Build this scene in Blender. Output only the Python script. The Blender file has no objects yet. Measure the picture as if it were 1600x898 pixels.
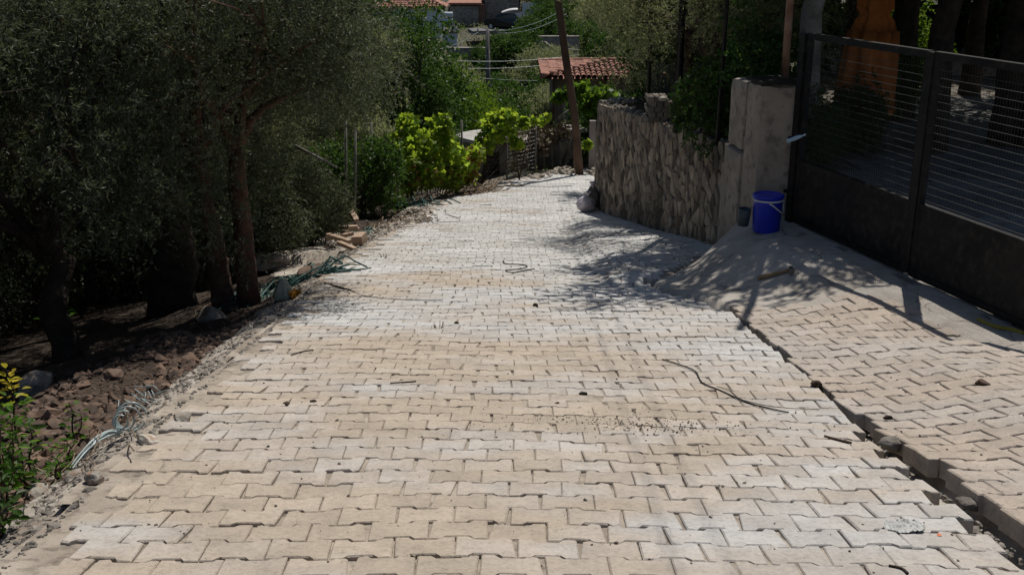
import bpy, math, random
import numpy as np
from mathutils import Vector, Matrix, noise
R = math.radians
S = bpy.context.scene
C = S.collection
random.seed(7)

# ------------------------------------------------------------------ camera, sky, sun, exposure
CAMH, PITCH, FPX = 1.34, R(18.1), 1650.0
cam = bpy.data.cameras.new('camera'); cam.sensor_width = 36; cam.lens = 36*FPX/1600
cam.clip_start = 0.05; cam.clip_end = 2000
co = bpy.data.objects.new('camera', cam); C.objects.link(co)
co.location = (0, 0, CAMH); co.rotation_euler = (math.pi/2 - PITCH, 0, 0)
S.camera = co
SUN_EL, SUN_AZ = R(58), R(17)
w = bpy.data.worlds.new('World'); S.world = w; w.use_nodes = True
nt = w.node_tree; bg = nt.nodes['Background']
sky = nt.nodes.new('ShaderNodeTexSky'); sky.sky_type = 'NISHITA'; sky.sun_disc = False
sky.sun_elevation = SUN_EL; sky.sun_rotation = SUN_AZ
nt.links.new(sky.outputs[0], bg.inputs[0]); bg.inputs[1].default_value = 0.055
sl = bpy.data.lights.new('sun', 'SUN'); sl.energy = 4.3; sl.angle = R(0.53); sl.color = (1.0, 0.95, 0.87)
so = bpy.data.objects.new('sun', sl); C.objects.link(so)
dv = Vector((math.sin(SUN_AZ)*math.cos(SUN_EL), math.cos(SUN_AZ)*math.cos(SUN_EL), math.sin(SUN_EL)))
so.rotation_euler = dv.to_track_quat('Z', 'Y').to_euler(); so.location = (0, 0, 30)
S.view_settings.view_transform = 'Standard'; S.view_settings.look = 'None'
S.view_settings.exposure = 0.0; S.view_settings.gamma = 1.0

# ------------------------------------------------------------------ materials
class NB:
    def __init__(s, name):
        s.m = bpy.data.materials.new(name); s.m.use_nodes = True
        s.t = s.m.node_tree; s.p = s.t.nodes['Principled BSDF']
    def n(s, typ, **kw):
        o = s.t.nodes.new(typ)
        for k, v in kw.items(): setattr(o, k, v)
        return o
    def l(s, a, b): s.t.links.new(a, b)
    def pos(s): return s.n('ShaderNodeNewGeometry').outputs['Position']
    def noise(s, vec, scale, detail=4, rough=.55):
        o = s.n('ShaderNodeTexNoise'); o.inputs['Scale'].default_value = scale
        o.inputs['Detail'].default_value = detail; o.inputs['Roughness'].default_value = rough
        if vec is not None: s.l(vec, o.inputs['Vector'])
        return o.outputs['Fac']
    def ramp(s, fac, stops):
        o = s.n('ShaderNodeValToRGB'); e = o.color_ramp.elements
        while len(e) < len(stops): e.new(.5)
        for i, (p, c) in enumerate(stops):
            e[i].position = p
            e[i].color = (c, c, c, 1) if isinstance(c, (int, float)) else (c[0], c[1], c[2], 1)
        s.l(fac, o.inputs[0]); return o.outputs[0]
    def mix(s, fac, a, b, mode='MIX'):
        o = s.n('ShaderNodeMix', data_type='RGBA', blend_type=mode)
        for v, i in ((fac, 0), (a, 6), (b, 7)):
            if isinstance(v, (int, float)): o.inputs[i].default_value = v if i == 0 else (v, v, v, 1)
            elif isinstance(v, tuple): o.inputs[i].default_value = (*v, 1)
            else: s.l(v, o.inputs[i])
        return o.outputs[2]
    def math(s, op, a, b=None, c=None):
        o = s.n('ShaderNodeMath', operation=op)
        for i, v in enumerate((a, b, c)):
            if v is None: continue
            if isinstance(v, (int, float)): o.inputs[i].default_value = v
            else: s.l(v, o.inputs[i])
        return o.outputs[0]
    def bump(s, h, strength, dist):
        o = s.n('ShaderNodeBump'); o.inputs['Strength'].default_value = strength; o.inputs['Distance'].default_value = dist
        s.l(h, o.inputs['Height']); s.l(o.outputs[0], s.p.inputs['Normal'])
    def attr(s, name='tint'): return s.n('ShaderNodeAttribute', attribute_name=name).outputs['Fac']
    def col(s, c):
        if isinstance(c, tuple): s.p.inputs['Base Color'].default_value = (*c, 1)
        else: s.l(c, s.p.inputs['Base Color'])
    def rough(s, r): s.p.inputs['Roughness'].default_value = r
    def spec(s, r): s.p.inputs['Specular IOR Level'].default_value = r

def noisy(name, c1, c2, scale=4, rough=.85, bump=.4, bscale=40, bdist=.01, c3=None, spec=.3, metal=0, lo=.35, hi=.65, vary=0):
    b = NB(name); P = b.pos()
    c = b.ramp(b.noise(P, scale), [(lo, c1), (hi, c2)])
    if c3: c = b.mix(b.ramp(b.noise(P, scale*5.3, 6), [(.5, 0.0), (.68, 1.0)]), c, c3)
    if vary: 
        t = b.math('MULTIPLY_ADD', b.attr(), 2*vary, 1-vary)
        hs = b.n('ShaderNodeHueSaturation'); b.l(c, hs.inputs['Color']); b.l(t, hs.inputs['Value']); c = hs.outputs[0]
    b.col(c); b.rough(rough); b.spec(spec); b.p.inputs['Metallic'].default_value = metal
    if bump: b.bump(b.noise(P, bscale, 6), bump, bdist)
    return b.m

def paver_mat(name, driveway=False):
    b = NB(name); P = b.pos()
    sep = b.n('ShaderNodeSeparateXYZ'); b.l(P, sep.inputs[0]); X, Y = sep.outputs[0], sep.outputs[1]
    mp = b.n('ShaderNodeMapping'); mp.inputs['Scale'].default_value = (.45, .9, 0); b.l(P, mp.inputs[0])
    big = b.noise(mp.outputs[0], 1.0, 3, .6)
    tint = b.attr()
    # tan on the middle of the lane, grey-white towards the right-hand near corner and far away
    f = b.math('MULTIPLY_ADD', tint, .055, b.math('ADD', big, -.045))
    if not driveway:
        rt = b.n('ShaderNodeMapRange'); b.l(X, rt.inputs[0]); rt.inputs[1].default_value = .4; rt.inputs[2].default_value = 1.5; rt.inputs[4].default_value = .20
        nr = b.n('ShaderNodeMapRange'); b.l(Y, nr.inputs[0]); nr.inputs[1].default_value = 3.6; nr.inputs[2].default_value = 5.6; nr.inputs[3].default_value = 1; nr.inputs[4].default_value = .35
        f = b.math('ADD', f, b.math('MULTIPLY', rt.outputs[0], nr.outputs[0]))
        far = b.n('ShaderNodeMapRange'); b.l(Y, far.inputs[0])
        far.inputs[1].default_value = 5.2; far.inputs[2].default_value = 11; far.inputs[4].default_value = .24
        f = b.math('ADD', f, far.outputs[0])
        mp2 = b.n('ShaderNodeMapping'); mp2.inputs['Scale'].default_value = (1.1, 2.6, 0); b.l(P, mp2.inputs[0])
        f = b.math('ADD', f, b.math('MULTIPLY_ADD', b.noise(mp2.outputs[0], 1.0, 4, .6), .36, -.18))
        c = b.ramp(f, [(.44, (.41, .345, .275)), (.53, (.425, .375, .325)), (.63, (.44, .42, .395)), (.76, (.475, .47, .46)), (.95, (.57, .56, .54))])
    else:
        c = b.ramp(f, [(.38, (.41, .345, .285)), (.62, (.41, .37, .335))])
    fine = b.noise(P, 55, 6, .7)
    c = b.mix(1.0, c, b.ramp(fine, [(.25, .72), (.5, 1.0), (.75, 1.14)]), 'MULTIPLY')
    mid = b.noise(P, 7, 5, .6)
    c = b.mix(1.0, c, b.ramp(mid, [(.3, .84), (.6, 1.05)]), 'MULTIPLY')
    sp = b.n('ShaderNodeTexVoronoi'); sp.inputs['Scale'].default_value = 26; b.l(P, sp.inputs['Vector'])
    spk = b.ramp(sp.outputs['Distance'], [(.05, 1.0), (.11, 0.0)])
    msk = b.ramp(b.noise(P, 3.1, 3), [(.5, 0.0), (.62, 1.0)])
    c = b.mix(b.math('MULTIPLY', b.math('MULTIPLY', spk, msk), .7), c, (.10, .085, .07))
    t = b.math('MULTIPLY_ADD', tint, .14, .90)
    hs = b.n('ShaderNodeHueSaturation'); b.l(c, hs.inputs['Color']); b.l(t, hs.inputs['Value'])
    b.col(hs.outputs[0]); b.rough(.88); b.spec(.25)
    h = b.math('ADD', b.noise(P, 24, 7, .7), b.math('MULTIPLY', b.noise(P, 160, 3), .35))
    pit = b.ramp(b.noise(P, 42, 4, .5), [(.28, 0.0), (.36, 1.0)])
    h = b.math('ADD', h, b.math('MULTIPLY', pit, .5))
    b.bump(h, 1.0 if driveway else .7, .008)
    return b.m

def leaf_mat(name, top, under, trans, tcol=None, gloss=.5, spread=.35):
    b = NB(name); t = b.attr()
    g = b.n('ShaderNodeNewGeometry')
    c = b.mix(g.outputs['Backfacing'], top, under)
    hs = b.n('ShaderNodeHueSaturation'); b.l(c, hs.inputs['Color'])
    b.l(b.math('MULTIPLY_ADD', t, 2*spread, 1-spread), hs.inputs['Value'])
    b.l(b.math('MULTIPLY_ADD', t, .06, .47), hs.inputs['Hue'])
    b.col(hs.outputs[0]); b.rough(gloss); b.spec(.16)
    tr = b.n('ShaderNodeBsdfTranslucent'); 
    m2 = b.mix(.5, hs.outputs[0], tcol or top, 'MIX'); b.l(m2, tr.inputs[0])
    mx = b.n('ShaderNodeMixShader'); mx.inputs[0].default_value = trans
    out = [n for n in b.t.nodes if n.type == 'OUTPUT_MATERIAL'][0]
    b.l(b.p.outputs[0], mx.inputs[1]); b.l(tr.outputs[0], mx.inputs[2]); b.l(mx.outputs[0], out.inputs[0])
    return b.m

def plain(name, c, rough=.5, metal=0, spec=.4, bump=0, bscale=60):
    return noisy(name, tuple(x*.85 for x in c), tuple(x*1.12 for x in c), 9, rough, bump, bscale, .004, None, spec, metal)

M = dict(
    paver=paver_mat('road_paver'), paver_old=paver_mat('driveway_paver', True),
    sand=noisy('bedding_sand', (.25, .21, .17), (.40, .35, .29), 3, .95, .8, 60, .01, (.15, .125, .10)),
    concrete=noisy('apron_concrete', (.33, .30, .265), (.45, .415, .37), 1.6, .9, .6, 22, .012, (.27, .24, .21)),
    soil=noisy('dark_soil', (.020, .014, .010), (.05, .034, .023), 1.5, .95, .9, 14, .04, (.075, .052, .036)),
    redsoil=noisy('red_soil', (.10, .05, .028), (.17, .09, .05), 3, .95, .8, 20, .03),
    gardensoil=noisy('garden_soil', (.09, .078, .066), (.18, .16, .135), .9, .95, .5, 12, .02, (.15, .12, .095)),
    terrain=noisy('hill_soil', (.035, .035, .022), (.08, .075, .05), .12, .95, .5, 2, .2, (.11, .10, .08)),
    gravel=noisy('grey_gravel', (.12, .105, .09), (.30, .27, .235), 9, .9, .3, 60, .004, vary=.35),
    redrock=noisy('red_rubble', (.055, .036, .027), (.15, .095, .066), 5, .9, .5, 40, .01, (.11, .09, .075), vary=.45),
    rock=noisy('limestone_rock', (.20, .18, .15), (.40, .37, .32), 5, .9, .7, 30, .015, (.24, .15, .10), vary=.25),
    wallstone=noisy('wall_stone', (.14, .115, .088), (.29, .25, .195), 6, .9, 1.0, 26, .02, (.25, .16, .10), vary=.68),
    mortar=noisy('wall_mortar', (.22, .19, .155), (.33, .29, .235), 5, .95, 1.0, 30, .03),
    pillar=noisy('pillar_render', (.26, .22, .18), (.38, .325, .27), 2.2, .9, .5, 30, .008, (.18, .15, .125)),
    blackmetal=noisy('black_metal', (.007, .007, .008), (.016, .015, .015), 3, .5, .25, 30, .003, (.030, .027, .024), .18),
    wire=plain('wire_metal', (.10, .10, .10), .35, .8),
    rust=noisy('rusty_pipe', (.16, .085, .06), (.26, .17, .13), 8, .8, .4, 50, .004),
    post=noisy('grey_post', (.10, .095, .085), (.20, .19, .17), 6, .7, .3, 50, .004),
    wood=noisy('pole_wood', (.06, .036, .024), (.115, .07, .047), 3, .85, .6, 30, .01),
    offcut=noisy('cut_timber', (.27, .185, .13), (.42, .31, .225), 9, .8, .4, 50, .005),
    bark=noisy('olive_bark', (.035, .026, .02), (.085, .062, .045), 7, .95, 1.0, 18, .05),
    bark2=noisy('red_bark', (.07, .035, .024), (.13, .07, .048), 7, .95, 1.0, 18, .04),
    palebark=noisy('pale_bark', (.16, .14, .12), (.34, .31, .28), 5, .95, 1.0, 18, .04),
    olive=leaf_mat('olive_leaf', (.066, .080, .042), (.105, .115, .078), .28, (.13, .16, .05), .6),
    oliveLit=leaf_mat('olive_leaf_pale_sunlit', (.17, .19, .09), (.23, .245, .16), .45, (.36, .39, .13), .55),  # paler copy of the olive leaf; sunlight on crowns put into the colour
    green=leaf_mat('green_leaf', (.035, .075, .015), (.055, .095, .03), .38, (.10, .20, .015), .45),
    bright=leaf_mat('bright_leaf', (.06, .125, .014), (.10, .16, .035), .5, (.26, .42, .02), .45),
    vine=leaf_mat('vine_leaf', (.14, .23, .025), (.18, .26, .06), .62, (.52, .66, .04), .5, .5),
    brownleaf=leaf_mat('dry_vine_leaf', (.22, .12, .04), (.24, .14, .06), .5, (.45, .22, .06), .6),
    yellow=leaf_mat('yellow_leaf', (.42, .38, .03), (.45, .40, .08), .45, (.75, .65, .04), .5, .2),
    litter=leaf_mat('leaf_litter', (.11, .08, .05), (.13, .10, .07), .05, None, .7, .5),
    tile=noisy('roof_tile', (.24, .10, .07), (.37, .19, .135), 2.5, .85, .4, 20, .02, (.24, .13, .10), vary=.3),
    bluewall=noisy('pale_blue_plaster', (.52, .60, .68), (.60, .67, .73), 1, .85, .2, 20, .01),
    farstone=noisy('far_rubble_wall', (.17, .155, .14), (.34, .315, .285), 4, .9, .8, 6, .05),
    hutwall=noisy('hut_concrete', (.19, .165, .15), (.27, .24, .22), 1.8, .9, .4, 16, .01),
    hutroof=noisy('hut_roof', (.42, .40, .37), (.52, .50, .47), 2, .9, .4, 16, .01),
    darkopen=plain('painted_interior_shade', (.008, .008, .008), .9),  # near-black colour standing in for the shade inside openings
    orange=noisy('orange_canvas', (.44, .125, .028), (.56, .175, .04), 3, .85, .3, 90, .003),
    bucket=plain('blue_plastic', (.008, .022, .40), .38, 0, .5),
    whitepl=plain('white_plastic', (.55, .55, .55), .45),
    bag=noisy('bag_plastic', (.42, .38, .42), (.60, .56, .58), 9, .6, .6, 25, .02),
    glasspl=plain('bottle_plastic', (.35, .50, .62), .15),
    net=noisy('green_net', (.018, .065, .06), (.055, .13, .12), 9, .6, .3, 60, .004),
    straps=plain('pale_strap', (.40, .47, .46), .3),
    twine=plain('dark_wire', (.03, .03, .028), .5, .3),
    twig=noisy('dry_twig', (.14, .10, .07), (.26, .20, .14), 9, .9, .3, 60, .003),
    paper=noisy('crumpled_wrap', (.38, .38, .37), (.50, .50, .48), 9, .8, .5, 60, .01),
    hammerwood=plain('hammer_handle', (.24, .17, .10), .6, bump=.3),
    steel=plain('dull_steel', (.12, .12, .12), .45, .8),
    carpaint=plain('dark_car_paint', (.015, .018, .025), .2, .2, .6),
    carglass=plain('car_glass', (.02, .025, .03), .05, 0, .6),
    tyre=plain('tyre_rubber', (.015, .015, .015), .8),
    asphalt=noisy('far_road', (.10, .10, .10), (.16, .16, .155), 2, .9, .3, 10, .01),
    board=noisy('grey_board', (.075, .072, .068), (.13, .125, .12), 5, .85, .4, 30, .008),
    brickpile=noisy('pale_brick', (.14, .115, .095), (.24, .205, .17), 8, .9, .4, 50, .005, vary=.3),
    moss=plain('yellow_rope', (.28, .23, .04), .9, bump=.5),
)

# ------------------------------------------------------------------ object helpers
def tag(o, label=None, cat=None, group=None, kind=None):
    if label: o['label'] = label
    if cat: o['category'] = cat
    if group: o['group'] = group
    if kind: o['kind'] = kind
    return o
def thing(name, loc, label, cat, group=None, rz=0):
    o = bpy.data.objects.new(name, None); C.objects.link(o); o.empty_display_size = .2
    o.location = loc; o.rotation_euler = (0, 0, rz)
    return tag(o, label, cat, group)
def link(name, me, mat=None, parent=None, loc=None, rot=None, scale=None):
    o = bpy.data.objects.new(name, me); C.objects.link(o)
    if mat is not None and not me.materials: me.materials.append(mat)
    if parent: o.parent = parent
    if loc is not None: o.location = loc
    if rot is not None: o.rotation_euler = rot
    if scale is not None: o.scale = scale
    return o
def fast(name, V, F, tint=None, smooth=False, mat=None):
    me = bpy.data.meshes.new(name); V = np.asarray(V, np.float32); F = np.asarray(F, np.int32)
    n, k = F.shape
    me.vertices.add(len(V)); me.vertices.foreach_set('co', V.ravel())
    me.loops.add(n*k); me.loops.foreach_set('vertex_index', F.ravel())
    me.polygons.add(n); me.polygons.foreach_set('loop_start', np.arange(0, n*k, k, dtype=np.int32))
    try: me.polygons.foreach_set('loop_total', np.full(n, k, np.int32))
    except Exception: pass
    me.polygons.foreach_set('use_smooth', np.full(n, smooth, bool))
    if tint is not None:
        a = me.attributes.new('tint', 'FLOAT', 'POINT'); a.data.foreach_set('value', np.asarray(tint, np.float32))
    me.update(calc_edges=True)
    if mat: me.materials.append(mat)
    return me

class MB:
    def __init__(s): s.v = []; s.f = []; s.sm = []; s.t = []
    def add(s, V, F, smooth=False, tint=.5):
        b = len(s.v); s.v += [tuple(p) for p in V]; s.f += [tuple(i+b for i in f) for f in F]
        s.sm += [smooth]*len(F); s.t += [tint]*len(V); return s
    def box(s, c, d, rot=None, tint=.5, taper=1.0):
        x, y, z = d[0]/2, d[1]/2, d[2]/2; t = taper
        V = [Vector(p) for p in ((-x,-y,-z),(x,-y,-z),(x,y,-z),(-x,y,-z),(-x*t,-y*t,z),(x*t,-y*t,z),(x*t,y*t,z),(-x*t,y*t,z))]
        if rot is not None:
            if not isinstance(rot, Matrix): rot = Matrix.Rotation(rot, 3, 'Z')
            V = [rot @ p for p in V]
        c = Vector(c); V = [p + c for p in V]
        return s.add(V, [(0,3,2,1),(4,5,6,7),(0,1,5,4),(1,2,6,5),(2,3,7,6),(3,0,4,7)], False, tint)
    def bar(s, a, b, wd, ht, tint=.5):
        a = Vector(a); b = Vector(b); d = b - a; L = d.length
        q = d.to_track_quat('Y', 'Z').to_matrix()
        return s.box((a+b)/2, (wd, L, ht), q, tint)
    def tube(s, pts, rad, seg=8, cap=True, smooth=True, tint=.5, jit=0):
        pts = [Vector(p) for p in pts]; n = len(pts)
        if isinstance(rad, (int, float)): rad = [rad]*n
        V = []; F = []; up = Vector((.13, .07, 1)); prev = None
        for i, p in enumerate(pts):
            d = (pts[min(i+1, n-1)] - pts[max(i-1, 0)])
            if d.length < 1e-9: d = Vector((0, 0, 1))
            d.normalize()
            if prev is None:
                a = d.cross(Vector((1, 0, 0)) if abs(d.x) < .8 else Vector((0, 1, 0))).normalized()
            else: a = (prev - d*prev.dot(d)).normalized()
            prev = a; b = d.cross(a)
            for k in range(seg):
                th = 2*math.pi*k/seg; r = rad[i]*(1 + (random.uniform(-jit, jit) if jit else 0))
                V.append(p + a*(math.cos(th)*r) + b*(math.sin(th)*r))
        for i in range(n-1):
            for k in range(seg):
                k2 = (k+1) % seg; F.append((i*seg+k, i*seg+k2, (i+1)*seg+k2, (i+1)*seg+k))
        s.add(V, F, smooth, tint)
        if cap:
            b0 = len(s.v) - len(V)
            s.f += [tuple(b0+k for k in reversed(range(seg))), tuple(b0+(n-1)*seg+k for k in range(seg))]; s.sm += [False]*2
        return s
    def lathe(s, prof, seg=24, c=(0, 0, 0), smooth=True, mod=None):
        V = []; F = []; n = len(prof)
        for i, (r, z) in enumerate(prof):
            for k in range(seg):
                th = 2*math.pi*k/seg; rr = r*(mod(th, z) if mod else 1)
                V.append((c[0]+rr*math.cos(th), c[1]+rr*math.sin(th), c[2]+z))
        for i in range(n-1):
            for k in range(seg):
                k2 = (k+1) % seg; F.append((i*seg+k, i*seg+k2, (i+1)*seg+k2, (i+1)*seg+k))
        return s.add(V, F, smooth)
    def mesh(s, name='mesh', mat=None):
        me = bpy.data.meshes.new(name); me.from_pydata([tuple(p) for p in s.v], [], s.f)
        me.polygons.foreach_set('use_smooth', s.sm)
        a = me.attributes.new('tint', 'FLOAT', 'POINT'); a.data.foreach_set('value', s.t)
        me.update()
        if mat: me.materials.append(mat)
        return me
    def build(s, name, mat, parent=None, **kw): return link(name, s.mesh(name, mat), None, parent, **kw)

def nz(x, y, z=0, sc=1): return noise.noise(Vector((x*sc, y*sc, z*sc)))

# ------------------------------------------------------------------ the lie of the land (D = metres below the camera)
PF = [(-12,-.70),(0,1.34),(3,1.87),(5.2,2.28),(7.43,2.68),(9.5,3.02),(11,3.28),(12.3,3.52),(14.5,3.95),(16.2,4.25),(17.1,4.40),(22,5.03),(26.5,5.58),(30,6.0)]
PT = [(26.5,5.7),(28.5,6.1),(31,7.0),(36,8.6),(48,10.2),(60,9.8),(80,8.6),(90,7.9),(100,7.3),(110,4.5),(135,-4),(200,-30),(320,-70)]
def interp(P, f):
    if f <= P[0][0]: return P[0][1] + (f-P[0][0])*.17
    for (a, b), (c, d) in zip(P, P[1:]):
        if f <= c: return b + (d-b)*(f-a)/(c-a)
    return P[-1][1]
def sst(a, b, x):
    t = max(0., min(1., (x-a)/(b-a))); return t*t*(3-2*t)
GD = 2.5                                    # level of the gateway and the yard behind it
def gateX(f): return 2.57 + (9.67-f)*.2924
def wallX(f):
    if f < 18.6: return 2.34 - (f-10.6)*.1
    return 1.54 + max(0, f-18.6)**1.5*.75
LXP = [(-12,-1.5),(2.8,-1.56),(4.7,-1.655),(7.4,-1.76),(10.2,-1.84),(15,-1.76),(18.2,-1.50)]
def leftX(f):
    if f < 18.2: return interp(LXP, f)
    return -1.50 + (f-18.2)**2*.0375
def rightX(f):
    if f < 7.75: return 1.685 - .012*math.sin(f*3) - .05*(1-sst(4.0, 4.9, f)) - .02*math.sin(f*11)**2*(f < 5)
    if f < 9.25: return 1.66 - .42*sst(7.75, 9.0, f)
    if f < 10.7: return min(wallX(f) + .04, aX(f) + .10)
    return wallX(f) + .04
def roadZ(x, f):
    D = interp(PF, f) + .02*x*(1-sst(4, 8, f)) - .014*nz(x, f, 3, .7) - .02*nz(x, f, 9, .3) - .010*nz(x, f, 5, 2.0)
    if f > 9.0:                              # the paving is lifted in a low wedge along the wall
        e = sst(.75, 1.15, x)*(1-sst(16, 18.5, f))*sst(9.0, 9.5, f)
        D -= .085*e + .03*sst(1.5, 2.3, x)*sst(9.3, 10.5, f)*(1-sst(12.5, 15, f))
    return CAMH - D
def aX(f): return 1.66 - .42*sst(7.75, 9.0, f) + .50*max(0, f-9.35)
def driveD(x, f):
    road = interp(PF, f) - .004 - .045*(1-sst(3.6, 4.9, f)) - .02*sst(5.9, 6.4, f) - .06*sst(.15, .9, x-1.7)*(1-sst(6, 8, f))
    g = min(GD, road+.02) if f < 6.3 else GD
    a = aX(f) + .04; wd = (1.15 if f < 8 else max(.4, 1.15 + (2.42-a-1.15)*sst(8, 9.2, f)))
    t = sst(0, 1, (x-a)/wd)
    if f > 9.9: t *= 1 - .7*sst(9.9, 10.9, f)*(1-sst(2.1, 2.4, x))
    return road*(1-t) + g*t - .012*nz(x, f, 5, 1.3)*t + (.02*x*(1-sst(4, 8, f)) - .014*nz(x, f, 3, .7) - .02*nz(x, f, 9, .3) - .010*nz(x, f, 5, 2.0))*(1-t)
def leftZ(x, f):
    e = leftX(f) - x
    drop = .05 + .22*sst(.05, .7, e) + .28*sst(.7, 2.2, e) + .10*max(0, e-2)
    if f > 13: drop = .04 + .12*sst(.1, .8, e) + .35*sst(.9, 3, e) + .12*max(0, e-2.5)
    drop = min(drop, 3.2)
    return CAMH - interp(PF, min(f, 26.5)) - drop + .10*nz(x, f, 1, 1.1)*sst(.2, 1, e) + .03*nz(x, f, 2, 4)
def farZ(x, f):
    D = interp(PT, f) + .6*nz(x, f, 4, .09) + .04*max(0, -x-6) 
    if x > 14: D -= .05*(x-14)
    return CAMH - D
def surf(x, f):
    if f > 30: return farZ(x, f)
    if x < leftX(f): return leftZ(x, f)
    if f < 10.6:
        if x > gateX(f): return CAMH - GD
        if x > rightX(f): return CAMH - driveD(x, f)
        return roadZ(x, f)
    if x > wallX(f): return CAMH - gardenD(x, f)
    return roadZ(x, f)
def gardenD(x, f):
    return GD + .55*sst(12.5, 19, f)*(1-sst(3.2, 5, x)) + .05*nz(x, f, 6, .8)
def ray(px, py):
    u = (px-800)/FPX; v = (py-449)/FPX; c, s = math.cos(PITCH), math.sin(PITCH)
    return Vector((u, c - v*s, -(v*c + s)))
def hit(px, py, fn=surf, start=2.0):
    d = ray(px, py); t = start
    while t < 200:
        p = Vector((0, 0, CAMH)) + d*t
        if p.z <= fn(p.x, p.y): return p
        t += .02
    return p
def at(px, py, f):                           # the point on a sight line at f metres forward
    d = ray(px, py); return Vector((0, 0, CAMH)) + d*(f/d.y)

# ------------------------------------------------------------------ ground sheets
def sheet(name, xs, fs, fn, mat, smooth=True, kind='structure', mask=None):
    V = [(x, f, fn(x, f)) for f in fs for x in xs]; n = len(xs)
    F = [(j*n+i, j*n+i+1, (j+1)*n+i+1, (j+1)*n+i) for j in range(len(fs)-1) for i in range(n-1)
         if mask is None or mask((xs[i]+xs[i+1])/2, (fs[j]+fs[j+1])/2)]
    o = link(name, fast(name, V, F, None, smooth), mat); o['kind'] = kind
    return o
def lin(a, b, st): return list(np.arange(a, b+st*.5, st))

# main terrain (kept below every other sheet)
def terr(x, f):
    if f <= 26.5:
        e = leftX(f) - x
        if e > -.25: 
            z = leftZ(min(x, leftX(f)-.02), f) - .02
            return min(z, roadZ(x, f) - .10) if e < 0 else z
        if x > 1.2: return CAMH - max(interp(PF, f), GD) - .65
        return roadZ(x, f) - .16
    k = sst(26.5, 29.5, f)
    a = (leftZ(x, 26.5) if x < leftX(26.5) else CAMH - interp(PF, 26.5) - .5)
    return a*(1-k) + farZ(x, f)*k
xs = lin(-90, -12, 6)+lin(-10, -4.5, .5)+lin(-4.2, -1.0, .14)+lin(-.5, 2.5, .5)+lin(3.5, 14, 1.5)+lin(18, 100, 6)
fs = lin(-12, 1, 1)+lin(1.5, 20, .2)+lin(20.4, 32, .5)+lin(34, 60, 2)+lin(64, 140, 4)+lin(150, 320, 10)
sheet('ground', xs, fs, terr, M['terrain'])
# dark olive-grove soil, red spoil and the sandy verge are sheets a little above it
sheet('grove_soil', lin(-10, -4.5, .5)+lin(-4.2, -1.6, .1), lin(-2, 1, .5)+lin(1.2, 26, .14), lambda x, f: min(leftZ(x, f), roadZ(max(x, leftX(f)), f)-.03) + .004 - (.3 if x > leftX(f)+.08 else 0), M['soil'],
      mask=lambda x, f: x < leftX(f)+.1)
def vergeN(x, f): return leftX(f) - .38 - .20*nz(x*.3, f, 8, 1.1) - .9*sst(10, 13, f)*(1-sst(16, 18, f)) - .15*sst(17, 19, f)
sheet('verge', lin(-3.4, 1.4, .05), lin(1.0, 26.4, .12), lambda x, f: leftZ(x, f) + .012 + .012*nz(x, f, 5, 9) if x < leftX(f) else roadZ(x, f)-.035,
      noisy('verge_dust', (.24, .205, .165), (.44, .40, .35), 2.2, .95, .9, 40, .01, (.20, .16, .13)), mask=lambda x, f: vergeN(x, f) < x < leftX(f)+.35)
# bedding under the road pavers
BED = .0110
def bedz(x, f): return roadZ(x, f) - BED + .010*nz(x, f, 7, 1.7) + .007*nz(x, f, 2, 14)
sheet('road', lin(-1.9, 2.6, .06)+lin(2.8, 8, .4), lin(1.0, 9.6, .06)+lin(9.7, 29, .12),
      lambda x, f: bedz(x, f) - (.09 if (x > rightX(f)-.03 and f < 9.3) else 0), M['sand'],
      mask=lambda x, f: leftX(f)-.04 < x < (rightX(f)+.12))
# apron and driveway base
def brick_zone(x, f):
    B = [(1.72,7.85),(2.35,7.5),(2.66,7.7),(2.95,7.2),(3.1,5.9),(3.3,4.5),(3.6,2)]
    if f > 7.9: return False
    xr = 99
    for (a, b), (c, d) in zip(B[2:], B[3:]):
        if d <= f <= b: xr = a + (c-a)*(b-f)/(b-d)
    if f < 2: xr = 3.6
    if f > 7.0:
        for (a, b), (c, d) in zip(B[:2], B[1:3]):
            if a <= x <= c and f > b + (d-b)*(x-a)/(c-a): return False
    return 1.70 < x < xr
def apron_z(x, f):
    z = CAMH - driveD(x, f)
    k = 1 if brick_zone(x, f) else 0
    z += .004*nz(x, f, 3, 5) - (.0085 + .004*nz(x, f, 8, 3))*k
    a = aX(f)
    return z - (.14*(1-sst(a+.13, a+.17, x)) if k or f < 7.6 else .12*(1-sst(a, a+.10, x)))
sheet('driveway', lin(1.2, 3.0, .04)+lin(3.05, 4.6, .1), lin(1.0, 5.5, .08)+lin(5.55, 10.9, .05), apron_z, M['concrete'],
      mask=lambda x, f: (x > aX(f) + .02*nz(x, f, 1, 9)) and x < max(gateX(f)+.1, 0) and not (f > 10.6 and x < 2.2) and not (f > 9.9 and x < wallX(10.7)-.55*sst(11, 9.9, f)-.05))
# yard behind the gate and garden behind the wall
sheet('garden_ground', lin(1.6, 12, .25)+lin(13, 40, 1.5), lin(3, 24, .3)+lin(25, 32, 1), lambda x, f: CAMH - gardenD(x, f) + .0,
      M['gardensoil'], mask=lambda x, f: (x > gateX(f)-.02 if f < 10.2 else x > (wallX(min(f,19.5)) + .38 if f < 19.5 else wallX(f)+.4)))
sheet('yard_path', lin(3.4, 12, .3), lin(5, 18, .3), lambda x, f: CAMH - gardenD(x, f) + .012,
      noisy('yard_concrete', (.13, .127, .122), (.22, .215, .205), 1.1, .9, .3, 20, .01, (.10, .095, .09)),
      mask=lambda x, f: x > gateX(f)+.15 and (x - 4.2) > (f-10)*.45 + .2*nz(x, f, 2, 1) - 1.2 and x-3.4 < 9)

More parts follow.
